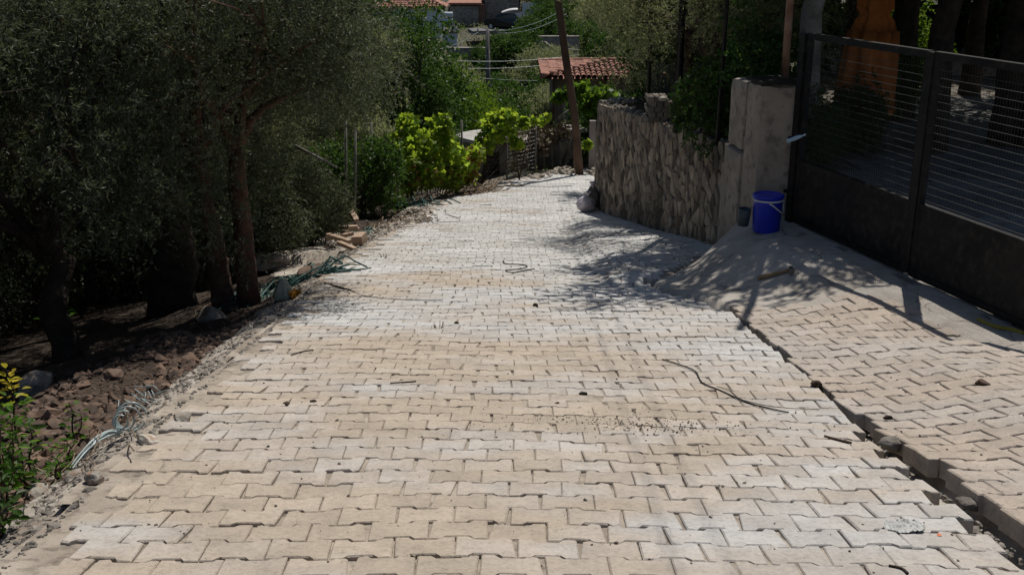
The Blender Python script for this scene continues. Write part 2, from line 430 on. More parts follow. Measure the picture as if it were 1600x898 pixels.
# ------------------------------------------------------------------ pavers
def paver_mesh(seed, lx=.0986, simple=False):
    rnd = random.Random(seed); a = lx; b1, b2 = .0842, .0618; s0, s1 = a-.0415, a-.058
    pts = [(-a,-b1),(-s0,-b1),(-s1,-b2),(s1,-b2),(s0,-b1),(a,-b1),(a,b1),(s0,b1),(s1,b2),(-s1,b2),(-s0,b1),(-a,b1)]
    pts = [(x+rnd.uniform(-.0016, .0016), y+rnd.uniform(-.0016, .0016)) for x, y in pts]
    if rnd.random() < .45:                   # a knocked corner
        k = rnd.choice((0, 5, 6, 11)); x, y = pts[k]; q = rnd.uniform(.82, .95); pts[k] = (x*q, y*q)
    n = 12; V = []; c = rnd.uniform(.003, .006)
    for x, y in pts: V.append((x*(1-c/a*1.0), y-(c if y > 0 else -c), 0))
    for x, y in pts: V.append((x, y, -c*.9 - rnd.uniform(0, .0015)))
    for x, y in pts: V.append((x, y, -.078))
    F = [tuple(range(n))]
    for k in range(n):
        k2 = (k+1) % n
        F.append((n+k, n+k2, k2, k)); F.append((2*n+k, 2*n+k2, n+k2, n+k))
    return V, F
PVAR = []
for i in range(24):
    V, F = paver_mesh(i); mb = MB(); mb.add(V, F, False, random.random()); PVAR.append(mb)
def halfmesh(seed): return paver_mesh(seed, .048*1.0)
def place_pavers(spots, zfun, mat, parent, vars_, maxparts, name):
    spots.sort(key=lambda s: (not s[3], math.hypot(s[0], s[1])))
    meshes = [v.mesh('paving_block', mat) for v in vars_]
    big = MB(); n = 0; rnd = random.Random(3)
    for (x, f, rz, inframe, half, sx) in spots:
        e = .06; z = zfun(x, f); gx = (zfun(x+e, f)-zfun(x-e, f))/(2*e); gy = (zfun(x, f+e)-zfun(x, f-e))/(2*e)
        nrm = Vector((-gx + rnd.gauss(0, .008), -gy + rnd.gauss(0, .008), 1)).normalized()
        z += rnd.gauss(0, .0016) + (rnd.uniform(-.008, .004) if rnd.random() < .10 else 0)
        q = Vector((0, 0, 1)).rotation_difference(nrm).to_matrix() @ Matrix.Rotation(rz + rnd.gauss(0, .008), 3, 'Z') @ Matrix.Diagonal((sx, 1, 1))
        k = rnd.randrange(NV, len(vars_)) if half else rnd.randrange(NV)
        if n < maxparts and inframe:
            o = bpy.data.objects.new('paving_block', meshes[k]); C.objects.link(o); o.parent = parent
            o.matrix_local = Matrix.Translation((x, f, z)) @ q.to_4x4()
            n += 1
        else:
            v = vars_[k]; c = Vector((x, f, z))
            big.add([q @ Vector(p) + c for p in v.v], v.f, False, rnd.random())
    if big.v:
        o = big.build(name, mat, parent); o['kind'] = 'stuff'
def apron_mat():
    b = NB('cracked_apron'); P = b.pos(); n1 = b.noise(P, 1.4, 4)
    c = b.ramp(n1, [(.32, (.33, .295, .255)), (.5, (.42, .385, .34)), (.7, (.46, .43, .39))])
    c = b.mix(1.0, c, b.ramp(b.noise(P, 9, 6, .65), [(.3, .80), (.65, 1.06)]), 'MULTIPLY')
    c = b.mix(1.0, c, b.ramp(b.noise(P, 90, 3, .6), [(.35, .86), (.6, 1.05)]), 'MULTIPLY')
    wv = b.n('ShaderNodeVectorMath', operation='MULTIPLY_ADD'); nn = b.n('ShaderNodeTexNoise'); nn.inputs['Scale'].default_value = 3; b.l(P, nn.inputs['Vector'])
    b.l(nn.outputs['Color'], wv.inputs[0]); wv.inputs[1].default_value = (.5, .5, 0); b.l(P, wv.inputs[2])
    vo = b.n('ShaderNodeTexVoronoi', feature='DISTANCE_TO_EDGE'); vo.inputs['Scale'].default_value = 1.15; b.l(wv.outputs[0], vo.inputs['Vector'])
    cr = b.ramp(vo.outputs['Distance'], [(.003, 0.0), (.012, 1.0)])
    msk = b.ramp(b.noise(P, 2.3, 2), [(.46, 1.0), (.52, 0.0)])
    cr2 = b.math('MAXIMUM', cr, msk)
    c = b.mix(cr2, (.22, .19, .16), c)
    b.col(c); b.rough(.9); b.spec(.2)
    h = b.math('ADD', b.math('MULTIPLY', cr2, .5), b.math('ADD', b.noise(P, 12, 7, .65), b.math('MULTIPLY', b.noise(P, 70, 4), .4)))
    b.bump(h, .7, .012); return b.m
bpy.data.objects['driveway'].data.materials[0] = apron_mat()
road = bpy.data.objects['road']; drive = bpy.data.objects['driveway']
HVAR = []
for i in range(8):
    V, F = paver_mesh(100+i, .048); V = [(x, y*.93, z) for x, y, z in V]
    for k in (2, 3, 8, 9, 14, 15, 20, 21, 26, 27, 32, 33):
        if k < len(V): V[k] = (V[k][0]*.2 + (.004 if V[k][0] > 0 else -.004), V[k][1], V[k][2])
    for g in range(3):
        for k in (1, 4, 7, 10):
            j = g*12+k; V[j] = (math.copysign(.012, V[j][0]) if True else 0, V[j][1], V[j][2])
        for k in (1, 10): j = g*12+k; V[j] = (-abs(V[j][0]), V[j][1], V[j][2])
        for k in (4, 7): j = g*12+k; V[j] = (abs(V[j][0]), V[j][1], V[j][2])
    mb = MB(); mb.add(V, F, False, random.random()); HVAR.append(mb)
NV = len(PVAR); ALLV = PVAR + HVAR
def pix(x, f, D):
    py = 449 + FPX*math.tan(math.atan(D/f) - PITCH); Z = f*math.cos(PITCH) + D*math.sin(PITCH)
    return 800 + x/Z*FPX, py
spots = []
for r in range(196):
    f0 = 1.35 + r*.1475
    off = .1*(r % 2) + .014*math.sin(r*.7) + .010*math.sin(r*2.3)
    xs_ = [c*.2 + off for c in range(-12, 40)]
    for c, x in enumerate(xs_):
        f = f0 - .012*x + .03*math.sin(x*1.1+.4) + .012*math.sin(x*3.1+f0*.7) - .006*x*x*(1 if f0 < 12 else 0)
        rz = -.012 + .033*math.cos(x*1.1+.4) + .037*math.cos(x*3.1+f0*.7) - .012*x
        lim = leftX(f) + .06 + .07*math.sin(r*2.9) + .05*math.sin(r*1.3+1)
        rl = rightX(f) + (.03 if f > 9.25 else .01)
        if f > 18.4 and x > 7.5: continue
        if f > 27.3 + .4*x: continue
        half = False; sx = 1
        if x - .1 < lim:
            if x > lim + .0: half = True; x += .05
            else: continue
        if x + .1 > rl:
            cut = rl - (x-.1)
            if cut < .055 or f > 19: continue
            if cut < .13: half = True; sx = cut/.1
            else: sx = cut/.2
            x = x - .1 + cut/2
        px, py = pix(x, f, interp(PF, f))
        spots.append((x, f, rz, -40 < px < 1640 and py < 930, half, sx))
place_pavers(spots, lambda x, f: roadZ(x, f), M['paver'], road, ALLV, 300, 'distant_paving')
spots = []; ang = R(6)
for r in range(-6, 62):
    fb = 1.6 + r*.151
    if fb > 8.4: break
    e0 = 1.728 + .014*math.sin(r*1.9) + .03*(fb < 5)*(r % 3 == 0) + .02*(r % 5 == 0)
    for c in range(0, 22):
        if r % 2: lx = .05 if c == 0 else c*.201
        else: lx = .1 + c*.201
        half = (r % 2 == 1 and c == 0)
        x = e0 + lx - .02*(fb > 5); f = fb + (x-1.7)*math.tan(ang) + .03*math.sin(x*2.0)
        if not brick_zone(max(x-.08, 1.71), f) or not brick_zone(x+(.02 if half else .07), f) or x > gateX(f)-.3 or f < 1.1: continue
        px, py = pix(x, f, driveD(x, f))
        spots.append((x, f, ang + .05*math.cos(x*2.0), px < 1640 and py < 930, half, 1))
place_pavers(spots, lambda x, f: CAMH - driveD(x, f) + .002, M['paver_old'], drive, ALLV, 300, 'distant_paving')

# ------------------------------------------------------------------ rocks and gravel
def ico(sub=1):
    t = (1+5**.5)/2
    V = [Vector(p).normalized() for p in ((-1,t,0),(1,t,0),(-1,-t,0),(1,-t,0),(0,-1,t),(0,1,t),(0,-1,-t),(0,1,-t),(t,0,-1),(t,0,1),(-t,0,-1),(-t,0,1))]
    F = [(0,11,5),(0,5,1),(0,1,7),(0,7,10),(0,10,11),(1,5,9),(5,11,4),(11,10,2),(10,7,6),(7,1,8),(3,9,4),(3,4,2),(3,2,6),(3,6,8),(3,8,9),(4,9,5),(2,4,11),(6,2,10),(8,6,7),(9,8,1)]
    for _ in range(sub):
        cache = {}; F2 = []
        def mid(a, b):
            k = (min(a, b), max(a, b))
            if k not in cache: V.append(((V[a]+V[b])/2).normalized()); cache[k] = len(V)-1
            return cache[k]
        for a, b, c in F:
            ab, bc, cc = mid(a, b), mid(b, c), mid(c, a); F2 += [(a,ab,cc),(b,bc,ab),(c,cc,bc),(ab,bc,cc)]
        F = F2
    return V, F
IV0, IF0 = ico(0); IV1, IF1 = ico(1); IV2, IF2 = ico(2)
def rockmesh(seed, size, mat, lvl=1, name='rock'):
    rnd = random.Random(seed); V, F = (IV1, IF1) if lvl == 1 else (IV2, IF2); o = Vector((rnd.uniform(0, 99),)*3)
    pl = [(Vector((rnd.gauss(0, 1), rnd.gauss(0, 1), rnd.gauss(0, 1))).normalized(), rnd.uniform(.55, .85)) for _ in range(7)]
    out = []
    for v in V:
        p = v*(1 + .35*noise.noise(v*1.3+o))
        for n, d in pl:
            k = p.dot(n)
            if k > d: p = p - n*(k-d)*.9
        p = p + v*.06*noise.noise(v*5+o)
        out.append((p.x*size[0], p.y*size[1], p.z*size[2]))
    mb = MB(); mb.add(out, F, False, rnd.random()); return mb.mesh(name, mat)
def gravel(name, pts, mat, kind='stuff', squash=.6, seed=1):
    """pts: (x,y,z,size)"""
    rs = np.random.RandomState(seed); base = np.array([tuple(v) for v in IV0]); F0 = np.array(IF0)
    pts = np.array(pts); n = len(pts)
    jit = 1 + rs.uniform(-.35, .35, (n, 12, 1))
    th = rs.uniform(0, 6.28, n); sc = rs.uniform(.6, 1.4, (n, 3)); sc[:, 2] *= squash
    V = base[None]*jit*sc[:, None, :]
    x = V[..., 0]*np.cos(th)[:, None] - V[..., 1]*np.sin(th)[:, None]; y = V[..., 0]*np.sin(th)[:, None] + V[..., 1]*np.cos(th)[:, None]
    tl = rs.uniform(-.5, .5, (n, 1)); z = V[..., 2] + x*tl
    V = np.stack([x, y, z], -1)*pts[:, 3][:, None, None] + pts[:, None, :3]
    F = F0[None] + (np.arange(n)*12)[:, None, None]
    me = fast(name, V.reshape(-1, 3), F.reshape(-1, 3), np.repeat(rs.rand(n), 12), False, mat)
    o = link(name, me)
    if kind: o['kind'] = kind
    return o
rnd = random.Random(11)
def sizes(a, b, p=3): return a + (b-a)*rnd.random()**p
pts = []
for _ in range(9000):
    f = 1.5 + 9.5*rnd.random()**1.3; e = abs(rnd.gauss(0, .16)) - .04 if rnd.random() < .6 else rnd.uniform(0, .5)
    x = leftX(f) - e*.8
    if e < -.02 and rnd.random() < .8: continue
    z = leftZ(x, f) + .012 if x < leftX(f) else roadZ(x, f) - .012
    pts.append((x, f, z, sizes(.003, .020)))
for _ in range(3500):
    f = rnd.uniform(10, 25); e = abs(rnd.gauss(0, .3))
    x = leftX(f) - e
    pts.append((x, f, leftZ(x, f)+.012, sizes(.008, .035, 2)))
tag(gravel('gravel', pts, M['gravel']), 'loose grey gravel and chippings strewn along the left edge of the paving', 'gravel')
pts = []
for _ in range(3600):
    f = 3.2 + 5.0*rnd.random(); e = .35 + abs(rnd.gauss(0, .5)); x = leftX(f) - e
    if nz(x, f, 3, 1.2) < -.12: continue
    pts.append((x, f, leftZ(x, f)+.015, sizes(.010, .060, 2.6)))
for _ in range(5200):
    f = 2.4 + 7.5*rnd.random(); e = .2 + abs(rnd.gauss(0, .7)); x = leftX(f) - e
    pts.append((x, f, leftZ(x, f)+.006, sizes(.004, .018, 1.5)))
tag(gravel('red_rubble', pts, M['redrock'], seed=5), 'reddish earth clods and broken stone on the slope below the left edge', 'rubble')
pts = []
for _ in range(1600):
    f = 1.4 + 16*rnd.random()**1.5; x = rnd.uniform(leftX(f)+.1, rightX(f)+(1.4 if f < 7.5 else -.1))
    if abs(x-rightX(f)) < .1: continue
    z = (roadZ(x, f) if x < rightX(f) else CAMH-driveD(x, f))
    if x > gateX(f)-.1: continue
    pts.append((x, f, z+.002, sizes(.002, .008, 3)))
for _ in range(420):
    x = rnd.gauss(.55, .28); f = rnd.gauss(4.55, .10)
    pts.append((x, f, roadZ(x, f)+.001, sizes(.002, .006, 2)))
tag(gravel('grit', pts, noisy('dark_grit', (.06, .05, .042), (.15, .125, .10), 9, .95, 0, vary=.3), seed=9), 'dark grit crumbs scattered over the paving', 'grit')
# rubble in the gap between road and driveway
pts = []
for _ in range(500):
    f = rnd.uniform(1.5, 7.8); x = rnd.gauss(1.68, .03); x = 1.70 + rnd.gauss(0, .012); pts.append((x, f, roadZ(x, f) - rnd.uniform(.045, .075), sizes(.004, .016, 2)))
tag(gravel('gap_rubble', pts, M['gravel'], seed=19), 'broken chippings lying in the gap between road and driveway', 'rubble')
pts = []
def heap(px, py, wpx, n, hgt, sz):
    c = hit(px, py)
    r = wpx/FPX*c.y
    for _ in range(n):
        a = rnd.uniform(0, 6.28); q = abs(rnd.gauss(0, .5)); x = c.x + math.cos(a)*q*r; y = c.y + math.sin(a)*q*r*1.6
        z = surf(x, y) + hgt*max(0, 1-q)*rnd.random()
        pts.append((x, y, z, sizes(sz*.3, sz, 1.5)))
heap(640, 335, 40, 260, .12, .05); heap(600, 362, 30, 200, .10, .05); heap(700, 305, 26, 200, .10, .05)
heap(770, 286, 22, 120, .08, .05); heap(655, 345, 34, 180, .05, .035); heap(520, 390, 26, 120, .12, .05)
tag(gravel('rubble_heaps', pts, M['rock'], seed=6), 'heaps of pale broken rubble along the far left edge by the fence', 'rubble')
pts = []
heap(880, 270, 34, 160, .12, .09); heap(930, 272, 20, 90, .15, .09); heap(840, 277, 24, 80, .08, .07)
tag(gravel('stone_heap', pts, M['rock'], seed=7), 'line of tan rubble stones at the foot of the wooden pole', 'rubble')

def rock_at(px, py, wpx, h=.6, lab='', mat='rock', seed=0, f=None, sink=.25, name='rock'):
    p = hit(px, py) if f is None else at(px, py, f)
    r = wpx/2/FPX*(p.y*.95+.8)
    o = link(name, rockmesh(seed, (r, r*.8, r*h), M[mat], 2), loc=(p.x, p.y, p.z + r*h*(1-2*sink)*.6), rot=(0, 0, seed*1.3))
    return tag(o, lab, 'rock')
rock_at(150, 750, 34, .7, 'dark angular stone jutting over the pavers at the lower left edge', seed=2)
rock_at(117, 750, 40, .6, 'flat grey stone left of the dark angular stone at the edge', seed=3)
rock_at(62, 778, 54, .6, 'pale rounded stone below the yellow-topped sapling', seed=4)
rock_at(75, 685, 56, .45, 'big brown boulder among red rubble left of the strap coil', 'redrock', 5)
rock_at(60, 615, 70, .8, 'tall boulder behind the yellow-topped sapling', seed=6)
rock_at(175, 590, 40, .6, 'red stone amid the upper red rubble bank', 'redrock', 7)
rock_at(285, 655, 34, .6, 'stone wedged at the paving edge above the strap coil', seed=8)
rock_at(330, 500, 60, .55, 'rounded boulder in shadow below the double-stemmed tree', seed=9)
rock_at(430, 412, 80, .45, 'long dark boulder in shade right of the double-stemmed tree', seed=10)
rock_at(490, 432, 66, .45, 'brown slab-like rock in shade near the timber offcuts', 'redrock', 11)
rock_at(270, 548, 30, .6, 'small orange stone at the top of the red rubble bank', 'redrock', 12)
rock_at(120, 650, 44, .6, 'tan stone in the middle of the red rubble bank', 'redrock', 13)
rock_at(230, 690, 40, .5, 'stone under the loops of pale strapping', seed=14)
rock_at(1037, 155+0, 20, .4, 'pale loose stone on top of the far wall end', seed=15, f=13.5)
# crumbs one can point at
for i, (px, py, wp, lab) in enumerate([
    (912, 616, 13, 'dark lump of dirt right of the centre of the road'), (870, 632, 10, 'dark lump below and left of the larger one at mid road'),
    (448, 632, 13, 'dark clod on the left third of the road'), (490, 628, 11, 'dark clod right of another on the left third'),
    (836, 478, 12, 'leaf-sized dark clod below the loop of wire'), (668, 672, 9, 'small dark clod below the road centre'),
    (1535, 602, 26, 'flat reddish stone lying on the driveway pavers'), (1275, 602, 22, 'dark flake of stone beside the gap at mid right'),
    (713, 506, 10, 'small clod on the road beside a weed tuft'), (1388, 655, 16, 'dark pebble sitting in the driveway gap')]):
    p = hit(px, py); r = wp/2/FPX*(p.y*.95+.9)
    o = link('clod' if i not in (6, 7) else 'stone_flake', rockmesh(40+i, (r, r*.8, r*.6), M['redrock'] if i == 6 else M['soil'], 1), loc=(p.x, p.y, p.z+r*.25), rot=(0, 0, i))
    tag(o, lab, 'clod' if i not in (6, 7) else 'stone')
# broken paver pieces jammed in the gap
for i, (px, py, wp, lab) in enumerate([(1392, 692, 40, 'loose broken paver piece upper one in the driveway gap'), (1495, 740, 34, 'rounded grey paver chunk lodged in the gap'),
        (1512, 785, 44, 'grey broken paver chunk lowest in the gap'), (1470, 724, 22, 'pale chip between the pavers and gap')]):
    p = hit(px, py, roadZ); r = wp/2/FPX*(p.y+.7)
    o = link('paver_fragment', rockmesh(60+i, (r, r*.7, r*.5), M['gravel'], 2), loc=(p.x, p.y, p.z-.005), rot=(.1, .1, i)); tag(o, lab, 'stone')

# ------------------------------------------------------------------ stone wall
WALL = [(2.36, 10.75), (1.56, 18.5), (1.50, 19.0), (1.56, 19.5), (1.80, 20.1), (2.4, 20.8), (3.4, 21.8), (5.5, 23.6)]
wl = [0]
for a, b in zip(WALL, WALL[1:]): wl.append(wl[-1] + math.dist(a, b))
def wpt(s):
    for i in range(len(WALL)-1):
        if s <= wl[i+1] or i == len(WALL)-2:
            t = (s-wl[i])/(wl[i+1]-wl[i]); a, b = WALL[i], WALL[i+1]
            d = Vector((b[0]-a[0], b[1]-a[1])).normalized()
            return Vector((a[0]+(b[0]-a[0])*t, a[1]+(b[1]-a[1])*t)), d
def wtop(s): return CAMH - (2.02 + .090*min(s, 8.5) + .05*max(0, s-8.5)) + .03*nz(s, 0, 0, 1.3)
def wbase(s):
    p, d = wpt(s); return roadZ(min(p.x, 2.4), p.y) - .15
wt = thing('stone_wall', (2.0, 14.5, wbase(3.8)), 'rough rubble stone retaining wall on the right, curving behind the bend', 'wall')
wt_off = Vector(wt.location)
mb = MB(); n = 60; V = []; L = wl[-1]
for i in range(n+1):
    s = L*i/n; p, d = wpt(s); nn = Vector((d.y, -d.x)) # away from road? fixed below
    o = Vector((-d.y, d.x)); 
    if o.x > 0 and s < 8: o = -o
    inn = -o; q = p + inn*.42; lean = p + inn*.05
    V += [(p.x, p.y, wbase(s)-.2), (lean.x, lean.y, wtop(s)), (q.x, q.y, wtop(s)-.03), (q.x, q.y, wbase(s)-.2)]
F = []
for i in range(n):
    a, b = i*4, i*4+4
    F += [(a, a+1, b+1, b), (a+1, a+2, b+2, b+1), (a+2, a+3, b+3, b+2)]
F += [(0, 3, 2, 1)]
mb.add([Vector(v)-wt_off for v in V], F); mb.build('mortar', M['mortar'], wt)
# voronoi rubble facing
rs = random.Random(5); cw, ch = .235, .150
seeds = []; ncol = int(11.6/cw)
for i in range(-1, ncol+1):
    for j in range(-1, 15): seeds.append(((i+.5+rs.uniform(-.55, .55))*cw, (j+.5+rs.uniform(-.55, .55) + .5*(i % 2))*ch))
def cell(k, c, near):
    poly = [(c[0]-.4, c[1]-.3), (c[0]+.4, c[1]-.3), (c[0]+.4, c[1]+.3), (c[0]-.4, c[1]+.3)]
    for q in near:
        nx, ny = q[0]-c[0], q[1]-c[1]; l = math.hypot(nx, ny); nx /= l; ny /= l; h = l/2 - .011
        out = []
        for a, b in zip(poly, poly[1:]+poly[:1]):
            da = (a[0]-c[0])*nx + (a[1]-c[1])*ny - h; db = (b[0]-c[0])*nx + (b[1]-c[1])*ny - h
            if da <= 0: out.append(a)
            if da*db < 0: t = da/(da-db); out.append((a[0]+(b[0]-a[0])*t, a[1]+(b[1]-a[1])*t))
        poly = out
        if len(poly) < 3: return None
    return poly
cells = []
for k, c in enumerate(seeds):
    if c[0] < 0.05 or c[0] > 11.5: continue
    hh = wtop(c[0]) - wbase(c[0]) 
    if c[1] > hh + .02 or c[1] < -.02: continue
    near = [q for q in seeds if q is not c and abs(q[0]-c[0]) < .85 and abs(q[1]-c[1]) < .6]
    p = cell(k, c, near)
    if p: p = [(a, min(b, hh + .015)) for a, b in p]; cells.append((c, p))
cells.sort(key=lambda t: t[0][0])
rest = MB()
for idx, (c, poly) in enumerate(cells):
    s, t = c; out = rs.uniform(.002, .017); tlt = (rs.uniform(-.12, .12), rs.uniform(-.10, .10)); wb = wbase(s)
    def w3(a, b, o_):
        p, d = wpt(max(0, a)); o = Vector((-d.y, d.x))
        if o.x > 0 and a < 8: o = -o
        hfrac = b/2.0
        return Vector((p.x + o.x*o_ - o.x*.05*hfrac, p.y + o.y*o_ - o.y*.05*hfrac, wb + b))
    P = [w3(a, b, -.02) for a, b in poly]
    Q = [w3(s+(a-s)*.97, t+(b-t)*.97, out*.55+rs.uniform(-.004, .004)) for a, b in poly]
    T = [w3(s+(a-s)*.86, t+(b-t)*.86, out+rs.uniform(-.006, .006)+(a-s)*tlt[0]+(b-t)*tlt[1]) for a, b in poly]
    cc = w3(s+rs.uniform(-.02, .02), t+rs.uniform(-.02, .02), out+rs.uniform(-.006, .010)); org = cc
    n = len(poly); VV = [v-org for v in P+Q+T] + [cc-org]
    FF = []
    for k in range(n):
        k2 = (k+1) % n; FF += [(k, k2, n+k2, n+k), (n+k, n+k2, 2*n+k2, 2*n+k), (2*n+k, 2*n+k2, 3*n)]
    if idx < 300:
        m_ = MB(); m_.add(VV, FF, False, rs.random()); o = m_.build('stone', M['wallstone'], wt); o.location = org - wt_off
    else: rest.add([v + org - wt_off for v in VV], FF, False, rs.random())
if rest.v: o = rest.build('distant_stones', M['wallstone'], wt); o['kind'] = 'stuff'
# loose earth and stones on the wall top
pts = []
for _ in range(500):
    s = rnd.uniform(0, 10); p, d = wpt(s); q = p + Vector((abs(d.y), -d.x if False else 0))*rnd.uniform(.06, .42)
    pts.append((q.x, q.y, wtop(s)+.01, sizes(.01, .06, 2)))
o = gravel('capping_rubble', pts, M['rock'], seed=12); o.parent = wt; o.location = -wt_off; 

# ------------------------------------------------------------------ gate pillar
pz = CAMH - GD
pl = thing('gate_pillar', (2.42, 9.95, pz-.68), 'weathered concrete gate pillar between stone wall and black gate', 'pillar', rz=R(6))
def lump(mbx, c, d, sub, amp, seed, rot=0):
    """box with subdivided, uneven faces"""
    nx, ny, nzz = [max(2, int(v/sub)) for v in d]; cache = {}; V = []; F = []
    def vid(i, j, k):
        key = (i, j, k)
        if key not in cache:
            p = Vector(((i/nx-.5)*d[0], (j/ny-.5)*d[1], (k/nzz-.5)*d[2])); q = p + Vector(c)
            ed = ((i in (0, nx)) + (j in (0, ny)) + (k in (0, nzz)))
            if ed >= 2: p *= 1 - .012*ed*(1+noise.noise(q*7+Vector((seed,)*3)))
            p += Vector((noise.noise(q*4+Vector((seed, 0, 0))), noise.noise(q*4+Vector((0, seed, 0))), noise.noise(q*4+Vector((0, 0, seed)))))*amp
            cache[key] = len(V); V.append(p + Vector(c))
        return cache[key]
    for i in range(nx):
        for j in range(ny):
            F.append((vid(i,j,0), vid(i,j+1,0), vid(i+1,j+1,0), vid(i+1,j,0))); F.append((vid(i,j,nzz), vid(i+1,j,nzz), vid(i+1,j+1,nzz), vid(i,j+1,nzz)))
    for i in range(nx):
        for k in range(nzz):
            F.append((vid(i,0,k), vid(i+1,0,k), vid(i+1,0,k+1), vid(i,0,k+1))); F.append((vid(i,ny,k), vid(i,ny,k+1), vid(i+1,ny,k+1), vid(i+1,ny,k)))
    for j in range(ny):
        for k in range(nzz):
            F.append((vid(0,j,k), vid(0,j,k+1), vid(0,j+1,k+1), vid(0,j+1,k))); F.append((vid(nx,j,k), vid(nx,j+1,k), vid(nx,j+1,k+1), vid(nx,j,k+1)))
    mbx.add(V, F, False)
mb = MB(); lump(mb, (0.02, 0, .97), (.36, .42, 1.94), .05, .006, 3); mb.build('front_block', M['pillar'], pl)
mb = MB(); lump(mb, (.0, .47, .62), (.37, .52, 1.24), .05, .008, 8); mb.build('lower_rear_block', M['pillar'], pl)
mb = MB(); lump(mb, (.01, .455, 1.58), (.355, .47, .66), .05, .014, 12); mb.build('upper_rear_block', M['pillar'], pl)
mb = MB(); mb.box((.02, 0, 1.958), (.39, .45, .03)); mb.build('metal_cap', M['blackmetal'], pl)
for zz in (.95, 1.45):
    mb = MB(); mb.bar((.12, -.215, zz), (.22, -.23, zz+.01), .02, .03); mb.build('hinge_pin', M['blackmetal'], pl)
mb = MB(); lump(mb, (2.36, 10.74, pz-.15), (.30, .5, .95), .06, .02, 21)
tag(mb.build('render_patch', M['pillar']), 'rough grey cement patch joining the stone wall to the pillar', 'cement patch')

# ------------------------------------------------------------------ gate
gA = Vector((2.63, 9.60, pz)); gdir = Vector((.2806, -.9598, 0))
gt = thing('yard_gate', gA, 'tall black metal double gate with wire mesh upper half', 'gate', rz=math.atan2(gdir.y, gdir.x))
def gl(name, boxes, mat='blackmetal', parent=None):
    mb = MB()
    for c, d in boxes: mb.box(c, d)
    return mb.build(name, M[mat], parent or gt)
L1, L2, HG, HM = 1.70, 2.15, 1.71, .54
gl('gate_post', [((-.03, 0, HG/2-.02), (.085, .085, HG+.07))])
gl('gate_post', [((L1+L2+.13, 0, HG/2), (.085, .085, HG+.05))])
gl('sill_rail', [(((L1+L2)/2, -.055, -.012), (L1+L2+.2, .05, .022))], 'post')
for (a, b) in ((.03, L1), (L1+.06, L1+.06+L2)):
    lf = gl('gate_leaf', [(((a+b)/2, 0, .045), (b-a, .045, .05))])
    for c, d in ((((a+b)/2, 0, HG), (b-a, .05, .055)), (((a+b)/2, .002, HM+.04), (b-a, .046, .045))): gl('rail', [(c, d)], parent=lf)
    for x in (a+.02, b-.02): gl('stile', [((x, 0, HG/2+.02), (.036, .049, HG-.06))], parent=lf)
    m_ = MB(); nx_ = int((b-a-.1)/.06); nz_ = 7; V = []; F = []
    for i in range(nx_+1):
        for j in range(nz_+1):
            V.append((a+.05+(b-a-.1)*i/nx_, -.012 + .003*(i % 2)*(j % 2) + .003*nz(i, j, a, 1.7), .07+(HM-.05)*j/nz_))
    for i in range(nx_):
        for j in range(nz_): F.append((i*(nz_+1)+j, (i+1)*(nz_+1)+j, (i+1)*(nz_+1)+j+1, i*(nz_+1)+j+1))
    m_.add(V, F); m_.build('panel_sheet', M['blackmetal'], lf)
    m_ = MB(); z = HM+.09
    while z < HG-.1: m_.tube([(a+.05, 0, z), ((a+b)/2, .004*math.sin(z*30), z+.003*math.sin(z*50)), (b-.05, 0, z)], .0017, 4, False); z += .0575
    x = a+.08
    while x < b-.05: m_.tube([(x, .004, HM+.06), (x+.002*math.sin(x*40), .004, HG-.03)], .0009, 4, False); x += .0575/2
    o = m_.build('wire_mesh', M['wire'], lf)
gl('meeting_stile', [((L1+.03, -.004, HG/2+.03), (.078, .062, HG-.02))])
# plastic bottle stuck in the mesh
bp = at(1243, 216, 9.45)
bp = at(1243, 216, 9.56)
bt = thing('plastic_bottle', bp, 'crumpled clear and blue plastic bottle stuck in the gate mesh by the pillar', 'bottle')
q = MB(); q.lathe([(0, -.10), (.022, -.10), (.026, -.085), (.024, -.03), (.027, 0), (.024, .04), (.016, .075), (.009, .09), (.009, .10)], 14)
bt.scale = (.8, .8, .8); q.build('body', M['glasspl'], bt, rot=(.4, 1.1, 0)); q = MB(); q.lathe([(.0, .122), (.012, .12), (.012, .098)], 12); q.build('cap', M['whitepl'], bt, rot=(.4, 1.1, 0))

# ------------------------------------------------------------------ bucket, blue tub behind, hammer
b0 = Vector((2.315, 9.22, 0)); b0.z = CAMH - driveD(b0.x, b0.y)
bk = thing('bucket', (b0.x+.005, b0.y+.12, b0.z-.004), 'blue lidded plastic bucket with white handle before the pillar', 'bucket')
q = MB(); q.lathe([(0, 0), (.118, 0), (.124, .008), (.132, .31), (.134, .315)], 36); q.build('body', M['bucket'], bk)
q = MB(); q.lathe([(.128, .315), (.141, .316), (.142, .338), (.128, .345), (.122, .338), (.05, .341), (0, .342)], 36); q.build('lid', M['bucket'], bk)
q = MB(); q.lathe([(.132, .288), (.1395, .290), (.1395, .302), (.132, .304)], 36); q.build('rim_band', M['whitepl'], bk)
pts = []
for i in range(15):
    t = math.pi*i/14; ax = Vector((math.cos(t), 0, 0))*.142; dn = math.sin(t)
    pts.append((.142*math.cos(t)*.97+.02*dn, -.142*math.sin(t) - .006, .292 - .10*math.sin(t)*(.5+.5*math.cos(t-2.4))))
hh = [(-.02, -.142, .285), (.0, -.146, .278), (.03, -.145, .255), (.07, -.130, .222), (.105, -.108, .196), (.132, -.065, .185), (.142, -.01, .215), (.142, .0, .285)]
q = MB(); q.tube(hh, .0065, 8); q.build('handle', M['whitepl'], bk)
t0 = Vector((b0.x-.19, b0.y+.30, b0.z))
q = MB(); q.lathe([(0, 0), (.05, 0), (.055, .1), (.056, .16), (.05, .16), (.048, .02)], 20); tb = q.build('plastic_pot', plain('dull_teal', (.05, .07, .085), .6), loc=(t0.x, t0.y-.1, t0.z+.03), rot=(.1, .05, 0))
tag(tb, 'small grey-blue plastic pot squeezed between bucket and pillar', 'pot')
